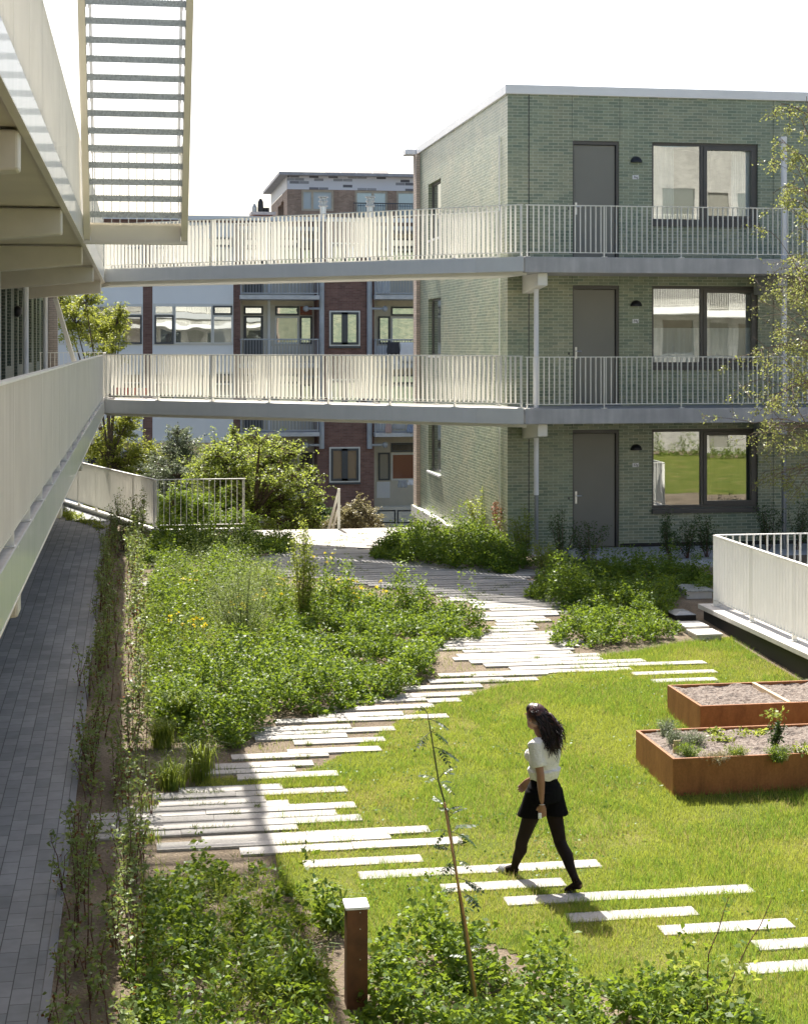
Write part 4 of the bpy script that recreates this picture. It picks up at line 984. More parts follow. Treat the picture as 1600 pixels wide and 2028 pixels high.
def cover(name, px, dens, h, size, mat, seed, clump=.35, bare=0.0, flat=.25, aspect=.6, lo=.12, edge=.18, sprig=120, sr=.055):
    """a carpet of leafy plants made of many small upright sprigs: uneven height, thicker in clumps, lower at its margin"""
    rg = np.random.default_rng(seed); poly = gpoly(px) if px[0][1] > 700 else px; A_ = area(poly); n = int(A_*sprig)
    X, Y = scatter(poly, n, rg)
    cl = vnoise(X, Y, clump, seed)*.5 + vnoise(X, Y, clump*.35, seed+1)*.3 + vnoise(X, Y, clump*3, seed+2)*.2
    D = np.full(len(X), 9.0)
    for i in range(len(poly)):
        a = np.array(poly[i]); b = np.array(poly[(i+1) % len(poly)]); ab_ = b-a; L2 = max(1e-6, ab_@ab_)
        t_ = np.clip(((X-a[0])*ab_[0]+(Y-a[1])*ab_[1])/L2, 0, 1); D = np.minimum(D, np.hypot(X-a[0]-t_*ab_[0], Y-a[1]-t_*ab_[1]))
    k = (rg.random(len(X)) > bare*(cl < .47)) & (D > (vnoise(X, Y, .3, seed+5)-.25)*edge)
    X, Y, cl, D = X[k], Y[k], cl[k], D[k]
    top = h*(.10+3.4*np.clip(cl-.25, 0, 1)**1.5)*np.clip(.45+D/.35, 0, 1)*(.6+.75*rg.random(len(X))**1.5)
    per = max(6, int(dens/sprig)); N = len(X)*per; r_ = np.repeat(np.arange(len(X)), per)
    u = rg.random(N)**.75; tp = top[r_]; an = rg.random(N)*6.283; rr = sr*(.35+.9*rg.random(N))*(1.15-.55*u); lx = rg.normal(size=len(X))*.05; ly = rg.normal(size=len(X))*.05
    PX = X[r_]+rr*np.cos(an)+lx[r_]*u; PY = Y[r_]+rr*np.sin(an)+ly[r_]*u; PZ = gz(PX, PY)+.012+tp*(lo+(1-lo)*u)
    P = np.stack([PX, PY, PZ], 1); ax_ = np.stack([np.cos(an), np.sin(an), .25*np.ones(N)], 1)
    sz = size*(.55+.75*rg.random(N))*(1.1-.35*u)
    return tag(np_mesh(name, leaf_verts(P, sz, rg, flat, aspect, axis=ax_), 4, mat), kind='stuff')
def cover_blades(name, px, dens, h, mat, seed, w=.006, lean=.5):
    rg = np.random.default_rng(seed); poly = gpoly(px); X, Y = scatter(poly, int(area(poly)*dens), rg); k = off_stones(X, Y, 0) & (vnoise(X, Y, .5, seed) > .35); X, Y = X[k], Y[k]
    P = np.stack([X, Y, gz(X, Y)], 1)
    return tag(np_mesh(name, blade_verts(P, h*(.4+.9*rg.random(len(X))), np.full(len(X), w), rg, lean), 3, mat), kind='stuff')
C1 = [(480,1495),(560,1430),(700,1408),(780,1385),(850,1350),(862,1300),(900,1275),(972,1268),(966,1245),(890,1218),(800,1196),(700,1192),(600,1212),(500,1290),(430,1350),(300,1405),(290,1440),(370,1475)]
cover('ground_cover', C1, 4000, .60, .056, L_CLO, 31, clump=.48, sprig=78, flat=.3, sr=.075)
C2 = [(290,1415),(430,1360),(510,1290),(610,1212),(560,1160),(470,1130),(310,1135),(280,1200),(285,1300)]
cover('meadow_cover', C2, 2700, .36, .036, L_MEA, 41, clump=.45, bare=.6, aspect=.35, sprig=60, sr=.08)
cover('ground_cover', C2, 2600, .70, .054, L_CLO, 62, clump=.5, bare=.7, sprig=50, sr=.08)
cover('feathery_cover', C2, 2400, .75, .032, L_FEA, 63, clump=.7, bare=.8, aspect=.2, sprig=40, sr=.08)
cover_blades('meadow_grass', C2, 600, .26, L_MEA, 42)
cover('meadow_cover', [(560,1240),(700,1215),(760,1205),(770,1190),(640,1180),(560,1185)], 3600, .3, .032, L_MEA, 43, clump=.4)
cover('ground_cover', [(262,1128),(400,1112),(560,1104),(590,1085),(560,1074),(300,1072)], 3600, .55, .058, L_CLO, 44, clump=.45, sprig=80, sr=.07)
cover('ground_cover', [(728,1108),(850,1128),(1000,1140),(1062,1136),(1020,1100),(960,1078),(880,1070),(780,1072)], 4200, .55, .058, L_CLO, 45, clump=.45, sprig=85, sr=.07)
cover('ground_cover', [(1040,1186),(1090,1205),(1180,1232),(1300,1232),(1338,1214),(1335,1190),(1412,1185),(1412,1152),(1330,1136),(1210,1136),(1080,1150)], 3900, .55, .058, L_CLO, 46, clump=.45, sprig=85, sr=.07)
cover('ground_cover', [(1072,1272),(1110,1284),(1200,1288),(1340,1268),(1348,1252),(1300,1238),(1190,1234),(1110,1236)], 3800, .36, .052, L_CLO, 47, clump=.4, bare=.3, sprig=90)
cover('ground_cover', [(280,1738),(400,1722),(540,1730),(590,1775),(660,1822),(682,1900),(676,2230),(230,2230),(262,1880)], 2900, .44, .062, L_CLO, 48, clump=.3, bare=.85, aspect=.6, sprig=48, sr=.075)
cover_blades('weed_grass', [(280,1738),(400,1722),(560,1740),(660,1830),(676,2230),(230,2230),(262,1880)], 180, .24, L_MEA, 49, w=.01, lean=.7)
cover('meadow_cover', [(280,1760),(560,1760),(660,1850),(676,2230),(230,2230),(262,1880)], 1500, .24, .045, L_MEA, 50, clump=.25, bare=.6, aspect=.3, sprig=40, sr=.08)
cover('ground_cover', [(725,1880),(800,1862),(905,1862),(970,1895),(1012,1938),(1100,1965),(1200,1965),(1300,1945),(1400,1952),(1490,2015),(1570,2230),(690,2230)], 4300, .46, .060, L_CLO, 51, clump=.32, bare=.35, aspect=.62, sprig=62, sr=.075)
cover('meadow_cover', [(725,1920),(975,1935),(1120,2020),(1400,2015),(1560,2230),(690,2230)], 1400, .28, .045, L_MEA, 52, clump=.3, bare=.6, aspect=.3, sprig=38, sr=.08)
cover('ground_cover', [(1060,1128),(1180,1132),(1190,1118),(1100,1108),(1050,1105)], 2600, .3, .04, L_DRK, 53)
cover('ground_cover', [(900,1082),(1005,1100),(1010,1075),(920,1052)], 2600, .35, .04, L_MEA, 54)
cover('weed_cover', [(110,1030),(160,1036),(205,1052),(210,1044),(150,1022),(118,1018)], 2600, .22, .05, L_YEL, 55, clump=.3)
cover('weed_cover', [(265,1560),(400,1530),(470,1500),(480,1470),(380,1480),(300,1440),(262,1400),(255,1480)], 1500, .2, .03, L_MEA, 56, bare=.5, aspect=.4)
cover_blades('weed_grass', [(262,1600),(380,1560),(380,1540),(270,1500)], 300, .14, L_MEA, 57)
cover_blades('gap_grass', [(500,1545),(700,1480),(900,1400),(1080,1340),(1130,1290),(1070,1240),(980,1230),(860,1290),(780,1400),(560,1440),(480,1500)], 220, .07, L_MEA, 58)
cover_blades('gap_grass', [(1000,1225),(1160,1215),(1040,1180),(960,1185)], 160, .09, L_MEA, 59)

cover('ground_cover', [(12,-3.5),(27,-3.5),(27,-1.9),(12,-2.2)], 700, .9, .08, L_MEA, 61, sprig=20)
# clods and stones on bare soil
rg = np.random.default_rng(60)
# hedges: two rows of young plants along the walkway
def hedge(x0, y0, y1, label, seed, lit, hm):
    rg = np.random.default_rng(seed); o = thing('hedge', (x0, (y0+y1)/2, 0), label, 'hedge', 'hedge rows along the walkway'); sm = MB(); P = []; AX = []
    y = y0
    while y < y1:
        hgt = hm*(.45+.75*rg.random())*(.75+.6*float(vnoise(np.array([y]), np.array([x0]), 1.7, seed)[0])); bx = x0 + rg.normal()*.09; z0 = float(gz(0, y))
        for s in range(rg.integers(1, 3)):
            dx, dy = rg.normal()*.11*hgt, rg.normal()*.16*hgt; hh = hgt*(.6+.4*rg.random())
            pts = [Vector((bx+dx*(t_**1.4)+rg.normal()*.012, y+dy*(t_**1.4)+rg.normal()*.012, z0+hh*t_)) for t_ in (0,.3,.6,.85,1)]
            sm.tube(pts, [.006,.005,.004,.003,.0015], 4)
            nl = int(88*hh)
            for t_ in rg.random(nl)**.8:
                t_ = .06+.94*t_; i = min(3, int(t_*4)); q = pts[i].lerp(pts[i+1], min(1, t_*4-i)); a_ = rg.random()*6.28; r_ = .02+.085*rg.random()*(1.15-t_)
                P.append((q.x+r_*math.cos(a_), q.y+r_*math.sin(a_), q.z+rg.normal()*.02))
        y += .10 + .15*rg.random() + (.25 if rg.random() < .08 else 0)
    sm.build('sprays', STEM_R, o)  # all bare hedge stems in one mesh, without leaves
    P = np.array(P); sel = (rg.random(len(P)) < .16) & (P[:,2]-gz(0, P[:,1]) < .7*hm)
    np_mesh('foliage', leaf_verts(P[~sel], np.full((~sel).sum(), .045), rg, .4, .6), 4, lit, o); np_mesh('red_foliage', leaf_verts(P[sel], np.full(sel.sum(), .036), rg, .3, .6), 4, L_HER, o)
hedge(-.47, 8.5, 37.0, 'shaded row of young hedge plants right beside the grey walkway', 71, L_HED, .62)
hedge(-.05, 8.5, 37.2, 'row of young hedge plants catching the sun, next to the meadow', 72, L_HED, .72)

def shrub(name, X, Y, h, r, ns, nl, size, ml, ms, seed, label, cat='shrub', group=None, start=.25, axis_up=False, aspect=.55, sr=.006, spread=1.0, z=None, flowers=None, tag_=True):
    rg = np.random.default_rng(seed); z0 = float(gz(0, Y)) if z is None else z
    o = thing(name, (X, Y, z0), label, cat, group); sm = MB(); P = []; A_ = []
    for s in range(ns):
        a = rg.random()*6.28; rr = r*math.sqrt(rg.random())*spread; hh = h*(.65+.38*rg.random())*(1-.25*(rr/r if r else 0)**2)
        c = Vector((math.cos(a)*rr, math.sin(a)*rr, 0)); b0 = Vector((X+rg.normal()*.02, Y+rg.normal()*.02, z0-.01))
        pts = [b0+c*(t_**.9)+Vector((rg.normal()*.01, rg.normal()*.01, hh*t_)) for t_ in (0,.25,.5,.75,1)]
        sm.tube(pts, [sr, sr*.85, sr*.7, sr*.5, sr*.25], 4)
        for t_ in start+(1-start)*rg.random(max(1, nl//ns)):
            i = min(3, int(t_*4)); q = pts[i].lerp(pts[i+1], min(1, t_*4-i)); w_ = r*.22*(1.1-.6*t_)
            P.append((q.x+rg.normal()*w_, q.y+rg.normal()*w_, q.z+rg.normal()*w_*.6)); A_.append(tuple(c/max(r, .01)*.6+Vector((0, 0, .8))))
    sm.build('sprays', ms, o); P = np.array(P)  # mesh of the plain shrub stems; leaves follow separately
    np_mesh('foliage', leaf_verts(P, np.full(len(P), size), rg, .3, aspect, axis=(np.array(A_) if axis_up else None)), 4, ml, o)
    return o
def tuft(X, Y, h, n, mat, seed, label, z=None, w=.008, lean=.7, name='grass_tuft', cat='grass tuft', r=.07, group='grass tufts'):
    rg = np.random.default_rng(seed); z0 = float(gz(0, Y)) if z is None else z; P = np.stack([X+rg.normal(size=n)*r, Y+rg.normal(size=n)*r, np.full(n, z0)], 1)
    # arching blades as three-segment strips -> quads
    an = rg.random(n)*6.283; d = np.stack([np.cos(an), np.sin(an), 0*an], 1); s = np.stack([-np.sin(an), np.cos(an), 0*an], 1)*w/2
    hh = (h*(.5+.6*rg.random(n)))[:, None]; ln = hh*lean*(.3+.8*rg.random(n))[:, None]; up = np.array([[0, 0, 1.]])
    q1 = P+up*hh*.6+d*ln*.25; q2 = P+up*hh*.95+d*ln*.65; q3 = P+up*hh*.92+d*ln*1.1
    V = np.stack([P-s, P+s, q1+s, q1-s, q1-s, q1+s, q2+s*.8, q2-s*.8, q2-s*.8, q2+s*.8, q3+s*.1, q3-s*.1], 1).reshape(-1, 3)
    o = thing(name, (X, Y, z0), label, cat, group); np_mesh('leaves', V, 4, mat, o); return o
X, Y, _ = G(482, 1290); shrub('willow_shrub', X, Y, 1.5, .6, 30, 8500, .036, L_FEA, STEM, 81, 'airy feathery shrub with fanning stems in the middle of the meadow', start=.35, axis_up=True, aspect=.22)
X, Y, _ = G(597, 1240); shrub('upright_shrub', X, Y, 1.75, .3, 13, 2600, .045, L_YEL, STEM_R, 82, 'tall narrow shrub with round leaves standing before the planked path', start=.22)
X, Y, _ = G(655, 1235); shrub('upright_shrub', X, Y, .95, .16, 5, 260, .036, L_YEL, STEM_R, 83, 'thin sprig beside the tall narrow shrub')
X, Y, _ = G(530, 1178); shrub('upright_shrub', X, Y, .85, .3, 7, 420, .038, L_TRE, STEM_R, 84, 'loose low shrub at the far edge of the meadow')
X, Y, _ = G(245, 1090); shrub('climbing_shrub', X, Y, 1.35, .32, 12, 1100, .04, L_HED, STEM_R, 85, 'leafy shrub climbing in front of the cream fence corner')
X, Y, _ = G(278, 1084); shrub('climbing_shrub', X, Y, 1.3, .28, 9, 900, .04, L_MEA, STEM_R, 86, 'paler shrub in front of the fence corner, right of the darker one')
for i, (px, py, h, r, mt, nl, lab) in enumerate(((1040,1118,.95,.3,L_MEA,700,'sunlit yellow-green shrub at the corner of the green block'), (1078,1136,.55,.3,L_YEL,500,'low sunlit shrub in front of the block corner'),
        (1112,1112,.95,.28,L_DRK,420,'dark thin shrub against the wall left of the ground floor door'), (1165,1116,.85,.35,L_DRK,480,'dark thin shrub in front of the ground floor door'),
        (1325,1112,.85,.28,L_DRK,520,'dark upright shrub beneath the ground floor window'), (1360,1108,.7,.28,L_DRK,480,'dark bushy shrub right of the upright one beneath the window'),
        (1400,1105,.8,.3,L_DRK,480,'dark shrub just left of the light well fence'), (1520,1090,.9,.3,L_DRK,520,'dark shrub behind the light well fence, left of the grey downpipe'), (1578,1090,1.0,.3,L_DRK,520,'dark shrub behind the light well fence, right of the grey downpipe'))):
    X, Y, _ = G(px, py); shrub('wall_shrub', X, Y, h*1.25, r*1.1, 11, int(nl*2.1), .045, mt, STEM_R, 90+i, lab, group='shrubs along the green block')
X, Y, _ = G(950, 1062); shrub('yellow_flowering_plant', X, Y, 1.15, .28, 9, 800, .06, L_YEL, STEM, 101, 'yellow-green flowering plant by the sunlit side wall', 'plant')
X, Y, _ = G(985, 1082); shrub('rusty_dock_plant', X, Y, 1.15, .12, 5, 900, .035, L_RUS, STEM_R, 102, 'rust coloured dock spike by the corner of the green block', 'plant')
for i, (px, py, h, n, mt, lab) in enumerate(((362,1440,.45,420,L_MEA,'big arching grass tuft at the left edge of the leafy mass'), (322,1480,.32,260,L_MEA,'smaller grass tuft below the big arching one'), (338,1562,.32,220,L_MEA,'grass tuft in the shade just above the path planks'),
        (395,1545,.45,200,L_MEA,'tall blade tuft leaning over the shaded planks'), (528,1330,.35,120,L_CLO,'grass tuft among the leafy mass'), (290,1605,.14,60,L_MEA,'tiny grass tuft at the left end of the planks'), (298,1668,.12,60,L_MEA,'tiny grass tuft below the left end of the planks'),
        (372,1905,.30,46,L_CLO,'broad leaf rosette in the front left planting'), (590,1960,.35,70,L_CLO,'blade tuft left of the rusty bollard'), (660,1830,.3,60,L_MEA,'pale blade tuft above and left of the rusty bollard'))):
    X, Y, _ = G(px, py); tuft(X, Y, h, n, mt, 110+i, lab, w=.008 if i < 7 else .022)
# yellow flowers in the meadow
for i, (px, py, n, lab) in enumerate(((520,1235,7,'small yellow flowers behind the feathery shrub'), (565,1200,6,'yellow flowers under the tall narrow shrub'), (680,1215,26,'largest cluster of yellow flowers, on top of the leafy mass'), (735,1222,10,'yellow flowers right of the largest cluster'), (375,1295,14,'yellow flowers in the meadow left of the feathery shrub'),
        (475,1262,14,'yellow flowers among the stems of the feathery shrub'), (640,1155,6,'yellow flowers near the thin sprig by the path'), (375,1200,6,'scattered yellow flowers in the far meadow'))):
    rg = np.random.default_rng(130+i); X, Y, z = G(px, py); o = thing('yellow_flowers', (X, Y, z), lab, 'flowers', 'yellow flowers in the meadow'); m = MB(); P = []
    for k in range(n):
        p = Vector((X+rg.normal()*.16, Y+rg.normal()*.16, z+.46+.08*rg.normal())); m.tube([(p.x, p.y, z), p], .003, 4); P += [tuple(p+Vector((rg.normal()*.012, rg.normal()*.012, rg.normal()*.006))) for _ in range(7)]
    m.build('sprays', STEM, o); np_mesh('petal_leaves', leaf_verts(np.array(P), np.full(len(P), .036), rg, .5, .85), 4, PETAL, o)  # the first mesh is only the flower stems
# herbs in the planters
for i, (px, py, h, r, mt, kind, lab) in enumerate(((1318,1462,.22,.10,L_GRY,'h','grey lavender cushion in the back left corner of the front planter'), (1338,1480,.20,.12,L_GRY,'h','grey lavender cushion behind the small tan stake'), (1374,1478,.16,.13,L_GRY,'h','wide grey-green cushion right of the lavender'), (1364,1502,.17,.14,L_CLO,'h','green grassy cushion right of the small tan stake'),
        (1418,1508,.09,.15,L_BRN,'h','straw coloured low cushion near the front rim'), (1432,1474,.15,.15,L_YEL,'l','yellow-green salad plant in the middle of the front planter'), (1459,1505,.14,.10,L_MEA,'h','small yellow-green cushion near the front rim'), (1470,1462,.10,.16,L_YEL,'l','young salad leaves along the back rim'), (1500,1460,.08,.13,L_YEL,'l','sparse seedlings along the back rim, left of the upright bush'),
        (1534,1486,.40,.10,L_DRK,'b','upright dark bush with yellow tips in the front planter'), (1540,1508,.16,.11,L_CLO,'h','blue-green tuft in front of the upright bush'), (1594,1500,.18,.16,L_YEL,'l','leafy plant at the right edge of the front planter'), (1412,1457,.09,.08,L_YEL,'l','small salad seedling at the back rim, left of the others'))):
    zz = PZ1-.03; ax, ay = ray(px); d = F*(ZC-zz)/(py-HY); X, Y = ax*d, ay*d
    if kind == 'h': shrub('planter_herb', X, Y, h*1.15, r*1.1, 40, 1300, .032, mt, STEM, 150+i, lab, 'herb', 'herbs in the front planter', start=.1, axis_up=True, aspect=.2, sr=.003, z=zz)
    else:
        o = shrub('planter_herb', X, Y, h, r, 9, 120 if kind == 'l' else 420, .05 if kind == 'l' else .04, mt, STEM, 150+i, lab, 'herb', 'herbs in the front planter', start=.2, sr=.004, z=zz)
        if kind == 'b': P = np.array([(X+rng.normal()*.05, Y+rng.normal()*.05, zz+h*(.85+.25*rng.random())) for _ in range(90)]); np_mesh('tip_leaves', leaf_verts(P, np.full(90, .045), rng, .2, .5), 4, L_YEL, o)
for i, (px, py, lab) in enumerate(((1417,1352,'tiny dark seedling at the back of the rear planter'), (1592,1347,'tiny grey seedling at the right of the rear planter'))):
    zz = PZ2-.03; ax, ay = ray(px); d = F*(ZC-zz)/(py+8-HY); shrub('planter_herb', ax*d, ay*d, .08, .06, 6, 60, .025, L_GRY, STEM, 170+i, lab, 'herb', 'seedlings in the rear planter', z=zz)
zz = PZ1-.03; ax, ay = ray(1338); d = F*(ZC-zz)/(1494-HY); X, Y = ax*d, ay*d
ps = thing('plant_label', (X, Y, zz), 'small tan plant label block standing among the lavender', 'plant label'); TAN = m_plain('tan_wood', (.45,.36,.20), .7, var=.2)
MB().box(X-.028, X+.028, Y-.02, Y+.02, zz-.02, zz+.10).build('stake', TAN, ps); MB().box(X-.032, X+.045, Y-.03, Y-.02, zz+.085, zz+.155).build('tag', TAN, ps)

# ------------------------------------------------------------------ sapling with cane, twiggy shrub in front
def fern_leaf(mb_pts, base, dirv, L, rg, npair=6):
    """pinnate leaf: returns leaflet verts"""
    d = Vector(dirv).normalized(); side = d.cross(Vector((0,0,1))).normalized(); out = []; path = []
    for k in range(7): t_ = k/6; path.append(base + d*L*t_ + Vector((0,0,-.35*L*t_*t_)))
    mb_pts.tube(path, .0022, 4)
    for k in range(1, 7):
        p = path[k]; w = L*.36*(1-.35*abs(k/6-.5)*2)
        for s in (-1, 1) if k < 6 else (0,):
            dv = (side*s + d*.45 + Vector((0,0,-.45))).normalized() if s else (d+Vector((0,0,-.6))).normalized()
            a = Vector(p); t2 = a+dv*w; n2 = dv.cross(Vector((rg.normal()*.3, rg.normal()*.3, 1))).normalized()*w*.27; mdl = a.lerp(t2, .5)
            out += [tuple(a), tuple(mdl+n2), tuple(t2), tuple(mdl-n2)]
    return out
rg = np.random.default_rng(190); D0 = 11.35
sp_ = thing('sapling', tuple(pd(950, 2062, D0)), 'slim rowan sapling with feathery leaves tied to a tall cane', 'sapling')
trunk = [pd(952,2070,D0), pd(935,1960,D0), pd(917,1830,D0), pd(900,1700,D0), pd(886,1610,D0), pd(868,1545,D0), pd(853,1450,D0), pd(846,1412,D0)]
MB().tube(trunk, [.011,.010,.009,.008,.007,.006,.005,.003], 6).build('trunk', STEM, sp_)
lf = MB(); LV_ = []
for (qx, qy, tx, ty, L) in ((846,1412,838,1400,.06),(850,1425,875,1430,.11),(853,1450,835,1462,.12),(853,1448,880,1462,.14),(858,1480,890,1490,.15),(866,1545,893,1512,.12),(866,1545,845,1535,.12),(870,1560,893,1540,.13),(880,1600,862,1575,.12),(884,1610,905,1590,.13),(888,1620,912,1600,.12),
        (893,1650,862,1632,.13),(893,1650,930,1628,.15),(893,1648,938,1660,.15),(900,1690,872,1672,.13),(905,1690,926,1645,.14),(903,1700,875,1718,.13),(903,1705,930,1710,.12),(907,1740,938,1745,.14),(910,1760,893,1758,.10),(912,1765,936,1782,.14),(917,1800,938,1800,.11),(925,1880,940,1870,.1),(930,1900,905,1885,.12)):
    b = pd(qx, qy, D0); t_ = pd(tx, ty, D0+rg.normal()*.08); dv = t_-b; dv.y += rg.normal()*.04
    e = b + dv*.35; lf.tube([b, e], .003, 4); LV_ += fern_leaf(lf, e, dv, L*1.0, rg) + fern_leaf(lf, e, dv+Vector((rg.normal()*.5*dv.length, rg.normal()*.8*dv.length, -.2*dv.length)), L*.85, rg)
lf.build('leaf_stalks', STEM, sp_); np_mesh('foliage', np.array(LV_), 4, m_leaf('rowan_leaf', (.015,.042,.014), (.042,.085,.026), .15, (.22,.36,.05)), sp_)  # first mesh: stalks and midribs only, leaflets are in foliage
cane = tag(MB().tube([pd(958,2090,D0-.05), pd(925,1850,D0-.05), pd(905,1740,D0-.05), pd(880,1590,D0-.05)], [.0105,.010,.009,.008], 8).build('cane', BAMBOO, None, smooth=True), 'tall bamboo cane holding up the sapling', 'cane')
tw = thing('twiggy_shrub', tuple(pd(1400, 2060, 11.4)), 'bare upright twigs with a few buds above the front right planting', 'shrub'); m = MB(); P = []
for pts in (((1402,2070),(1400,1960),(1403,1890),(1422,1845),(1432,1810),(1442,1780)), ((1410,2070),(1435,1980),(1462,1912),(1483,1868),(1505,1835),(1527,1785)), ((1430,2000),(1395,1950),(1368,1930)), ((1402,2060),(1425,1970))):
    v = [pd(x, y, 11.4) for x, y in pts]; m.tube(v, [.006-.0035*i/(len(v)-1) for i in range(len(v))], 5)
m.build('sprays', STEM_R, tw)  # the bare twig stems as one mesh
for x, y in ((1444,1768),(1436,1790),(1441,1805),(1450,1790),(1421,1848),(1430,1850),(1402,1875),(1399,1880),(1405,1902),(1527,1778),(1533,1784),(1520,1828),(1492,1845),(1474,1870),(1470,1875),(1464,1912)):
    for _ in range(2): P.append(tuple(pd(x+rg.normal()*2, y+rg.normal()*2, 11.4)))
np_mesh('bud_leaves', leaf_verts(np.array(P), np.full(len(P), .05), rg, .1, .6), 4, L_CLO, tw)
P = [tuple(pd(x+rg.normal()*16, y+rg.normal()*14, 11.4+rg.normal()*.15)) for x, y in ((1350,1915),(1375,1925),(1450,1925),(1470,1935),(1400,1970),(1450,1980),(1340,1990),(1430,2010),(1380,2020)) for _ in range(26)]
np_mesh('foliage', leaf_verts(np.array(P), np.full(len(P), .07), rg, .3, .45), 4, L_YEL, tw)

# ------------------------------------------------------------------ trees
def tree(name, label, base, clumps, mat, nl, size, seed, group=None, bark=None, trunk_r=.12, cat='tree', flat=.35, twigs=2):
    """clumps: (centre Vector, radius vector)"""
    rg = np.random.default_rng(seed); o = thing(name, tuple(base), label, cat, group); m = MB(); b = Vector(base)
    cen = sum((c for c, r in clumps), Vector())/len(clumps); fork = b.lerp(Vector((b.x*.6+cen.x*.4, b.y*.6+cen.y*.4, cen.z)), .45)
    m.tube([b-Vector((0,0,.1)), b.lerp(fork, .5)+Vector((.04,.03,0)), fork], [trunk_r, trunk_r*.8, trunk_r*.65], 8); P = []; tot = sum(r.x*r.z for c, r in clumps)
    for c, r in clumps:
        k = fork.lerp(c, .5)+Vector((0, 0, .12)); m.tube([fork, k, c], [trunk_r*.45, trunk_r*.3, trunk_r*.12], 6)
        n = int(nl*r.x*r.z/tot); v = rg.normal(size=(n, 3)); v = unit(v)*(rg.random((n, 1))**.45)
        # break the clump up into sprays
        ns = 40; sd = unit(rg.normal(size=(ns, 3)))*(.35+.75*rg.random((ns, 1)))
        near = np.argmin(((v[:, None, :]-sd[None])**2).sum(2), 1); near = np.where(rg.random(n) < .45, rg.integers(0, ns, n), near); q_ = sd[near]; v = v*np.array([.24, .24, .10])+q_*(.55+.7*rg.random((n, 1))) + rg.normal(size=(n, 3))*.045
        for j in range(ns):
            q = c+Vector((sd[j][0]*r.x, sd[j][1]*r.y, sd[j][2]*r.z)); m.tube([c, c.lerp(q, .6)+Vector((0,0,.05)), q], [trunk_r*.12, trunk_r*.07, .004], 4)
        P.append(np.array(c)+v*np.array(r))
    m.build('trunk', bark or BARK, o); P = np.concatenate(P); np_mesh('crown', leaf_verts(P, np.full(len(P), size), rg, flat, .55), 4, mat, o); return o
def CL(lst, d, dj, seed):
    rg = np.random.default_rng(seed); out = []
    for x, y, r, *asp in lst:
        dd = d+rg.normal()*dj; k = r*dd/F; out.append((pd(x, y, dd), Vector((k*(asp[0] if asp else 1), k, k*(asp[1] if len(asp) > 1 else 1)))))
    return out
TG = 'trees below the garden deck'
tree('leafy_tree', 'tall yellow-green tree rising past both footbridges at the end of the left gallery', pd(215, 1010, 48.5), CL(((150,640,52),(205,655,40),(232,640,26),(170,600,38),(125,600,40),(240,616,18),(215,700,40),(235,860,42),(280,900,38),(205,905,48),(250,935,52),(290,930,30),(190,960,45),(300,960,38),(180,880,34),(255,830,30),(310,905,30),(230,985,50),(290,1000,46)), 48.5, .9, 1), L_TRB, 42000, .075, 201, TG, trunk_r=.09)
tree('conical_tree', 'grey-green cone shaped tree behind the fence corner', pd(350, 1010, 46.5), CL(((352,858,24),(345,885,32),(360,910,40),(350,945,52),(395,940,34),(415,905,26),(330,975,50),(390,985,50),(370,885,34),(320,930,40),(420,950,36)), 46.5, .5, 2), L_GRY, 20000, .065, 202, TG, trunk_r=.11)
tree('spreading_cherry', 'spreading bright green tree with layered sprays in front of the brick flats', pd(500, 1075, 42.5), CL(((470,880,44,1.2,.7),(515,870,36,1.4,.6),(555,885,36,1.5,.5),(575,900,26,1.6,.5),(460,920,52),(520,925,52,1.2,.7),(570,945,44,1.4,.6),(605,965,28,1.4,.6),(440,960,50),(500,975,55),(560,990,52,1.2,.8),(605,1005,34),(420,1005,52),(490,1025,55),(560,1035,48),(620,1035,28),(463,858,14,1,1.6),(430,905,44),(400,940,46),(545,905,40,1.3,.7),(600,930,26,1.6,.5),(480,945,56),(535,960,56),(580,1025,44),(450,985,52),(625,985,26,1.4,.6),(515,1010,56)), 42.5, .7, 3), L_TRE, 34000, .072, 203, TG, trunk_r=.13)
tree('dark_bush', 'dark bush directly behind the see-through fence panel', pd(400, 1075, 40.0), CL(((340,1000,45),(390,1010,45),(440,1015,45),(370,1040,40),(430,1045,40),(330,1045,35),(480,1040,36)), 40.0, .5, 4), L_CLO, 18000, .065, 204, TG, trunk_r=.08, cat='bush')
tree('brownish_bush', 'olive brown bush beside the steps, below the brick tower', pd(705, 1075, 41.5), CL(((690,1020,30),(725,1025,28),(708,1000,22),(670,1040,24),(745,1040,20),(710,1045,34),(650,1048,18)), 41.5, .4, 5), L_BRN, 9000, .06, 205, TG, trunk_r=.07, cat='bush')
tree('dark_bush', 'dark bush between the spreading tree and the steps', pd(635, 1075, 43.5), CL(((630,1010,26),(640,1035,24),(620,1040,26),(650,1045,18)), 43.5, .3, 6), L_DRK, 3000, .08, 206, TG, trunk_r=.06, cat='bush')
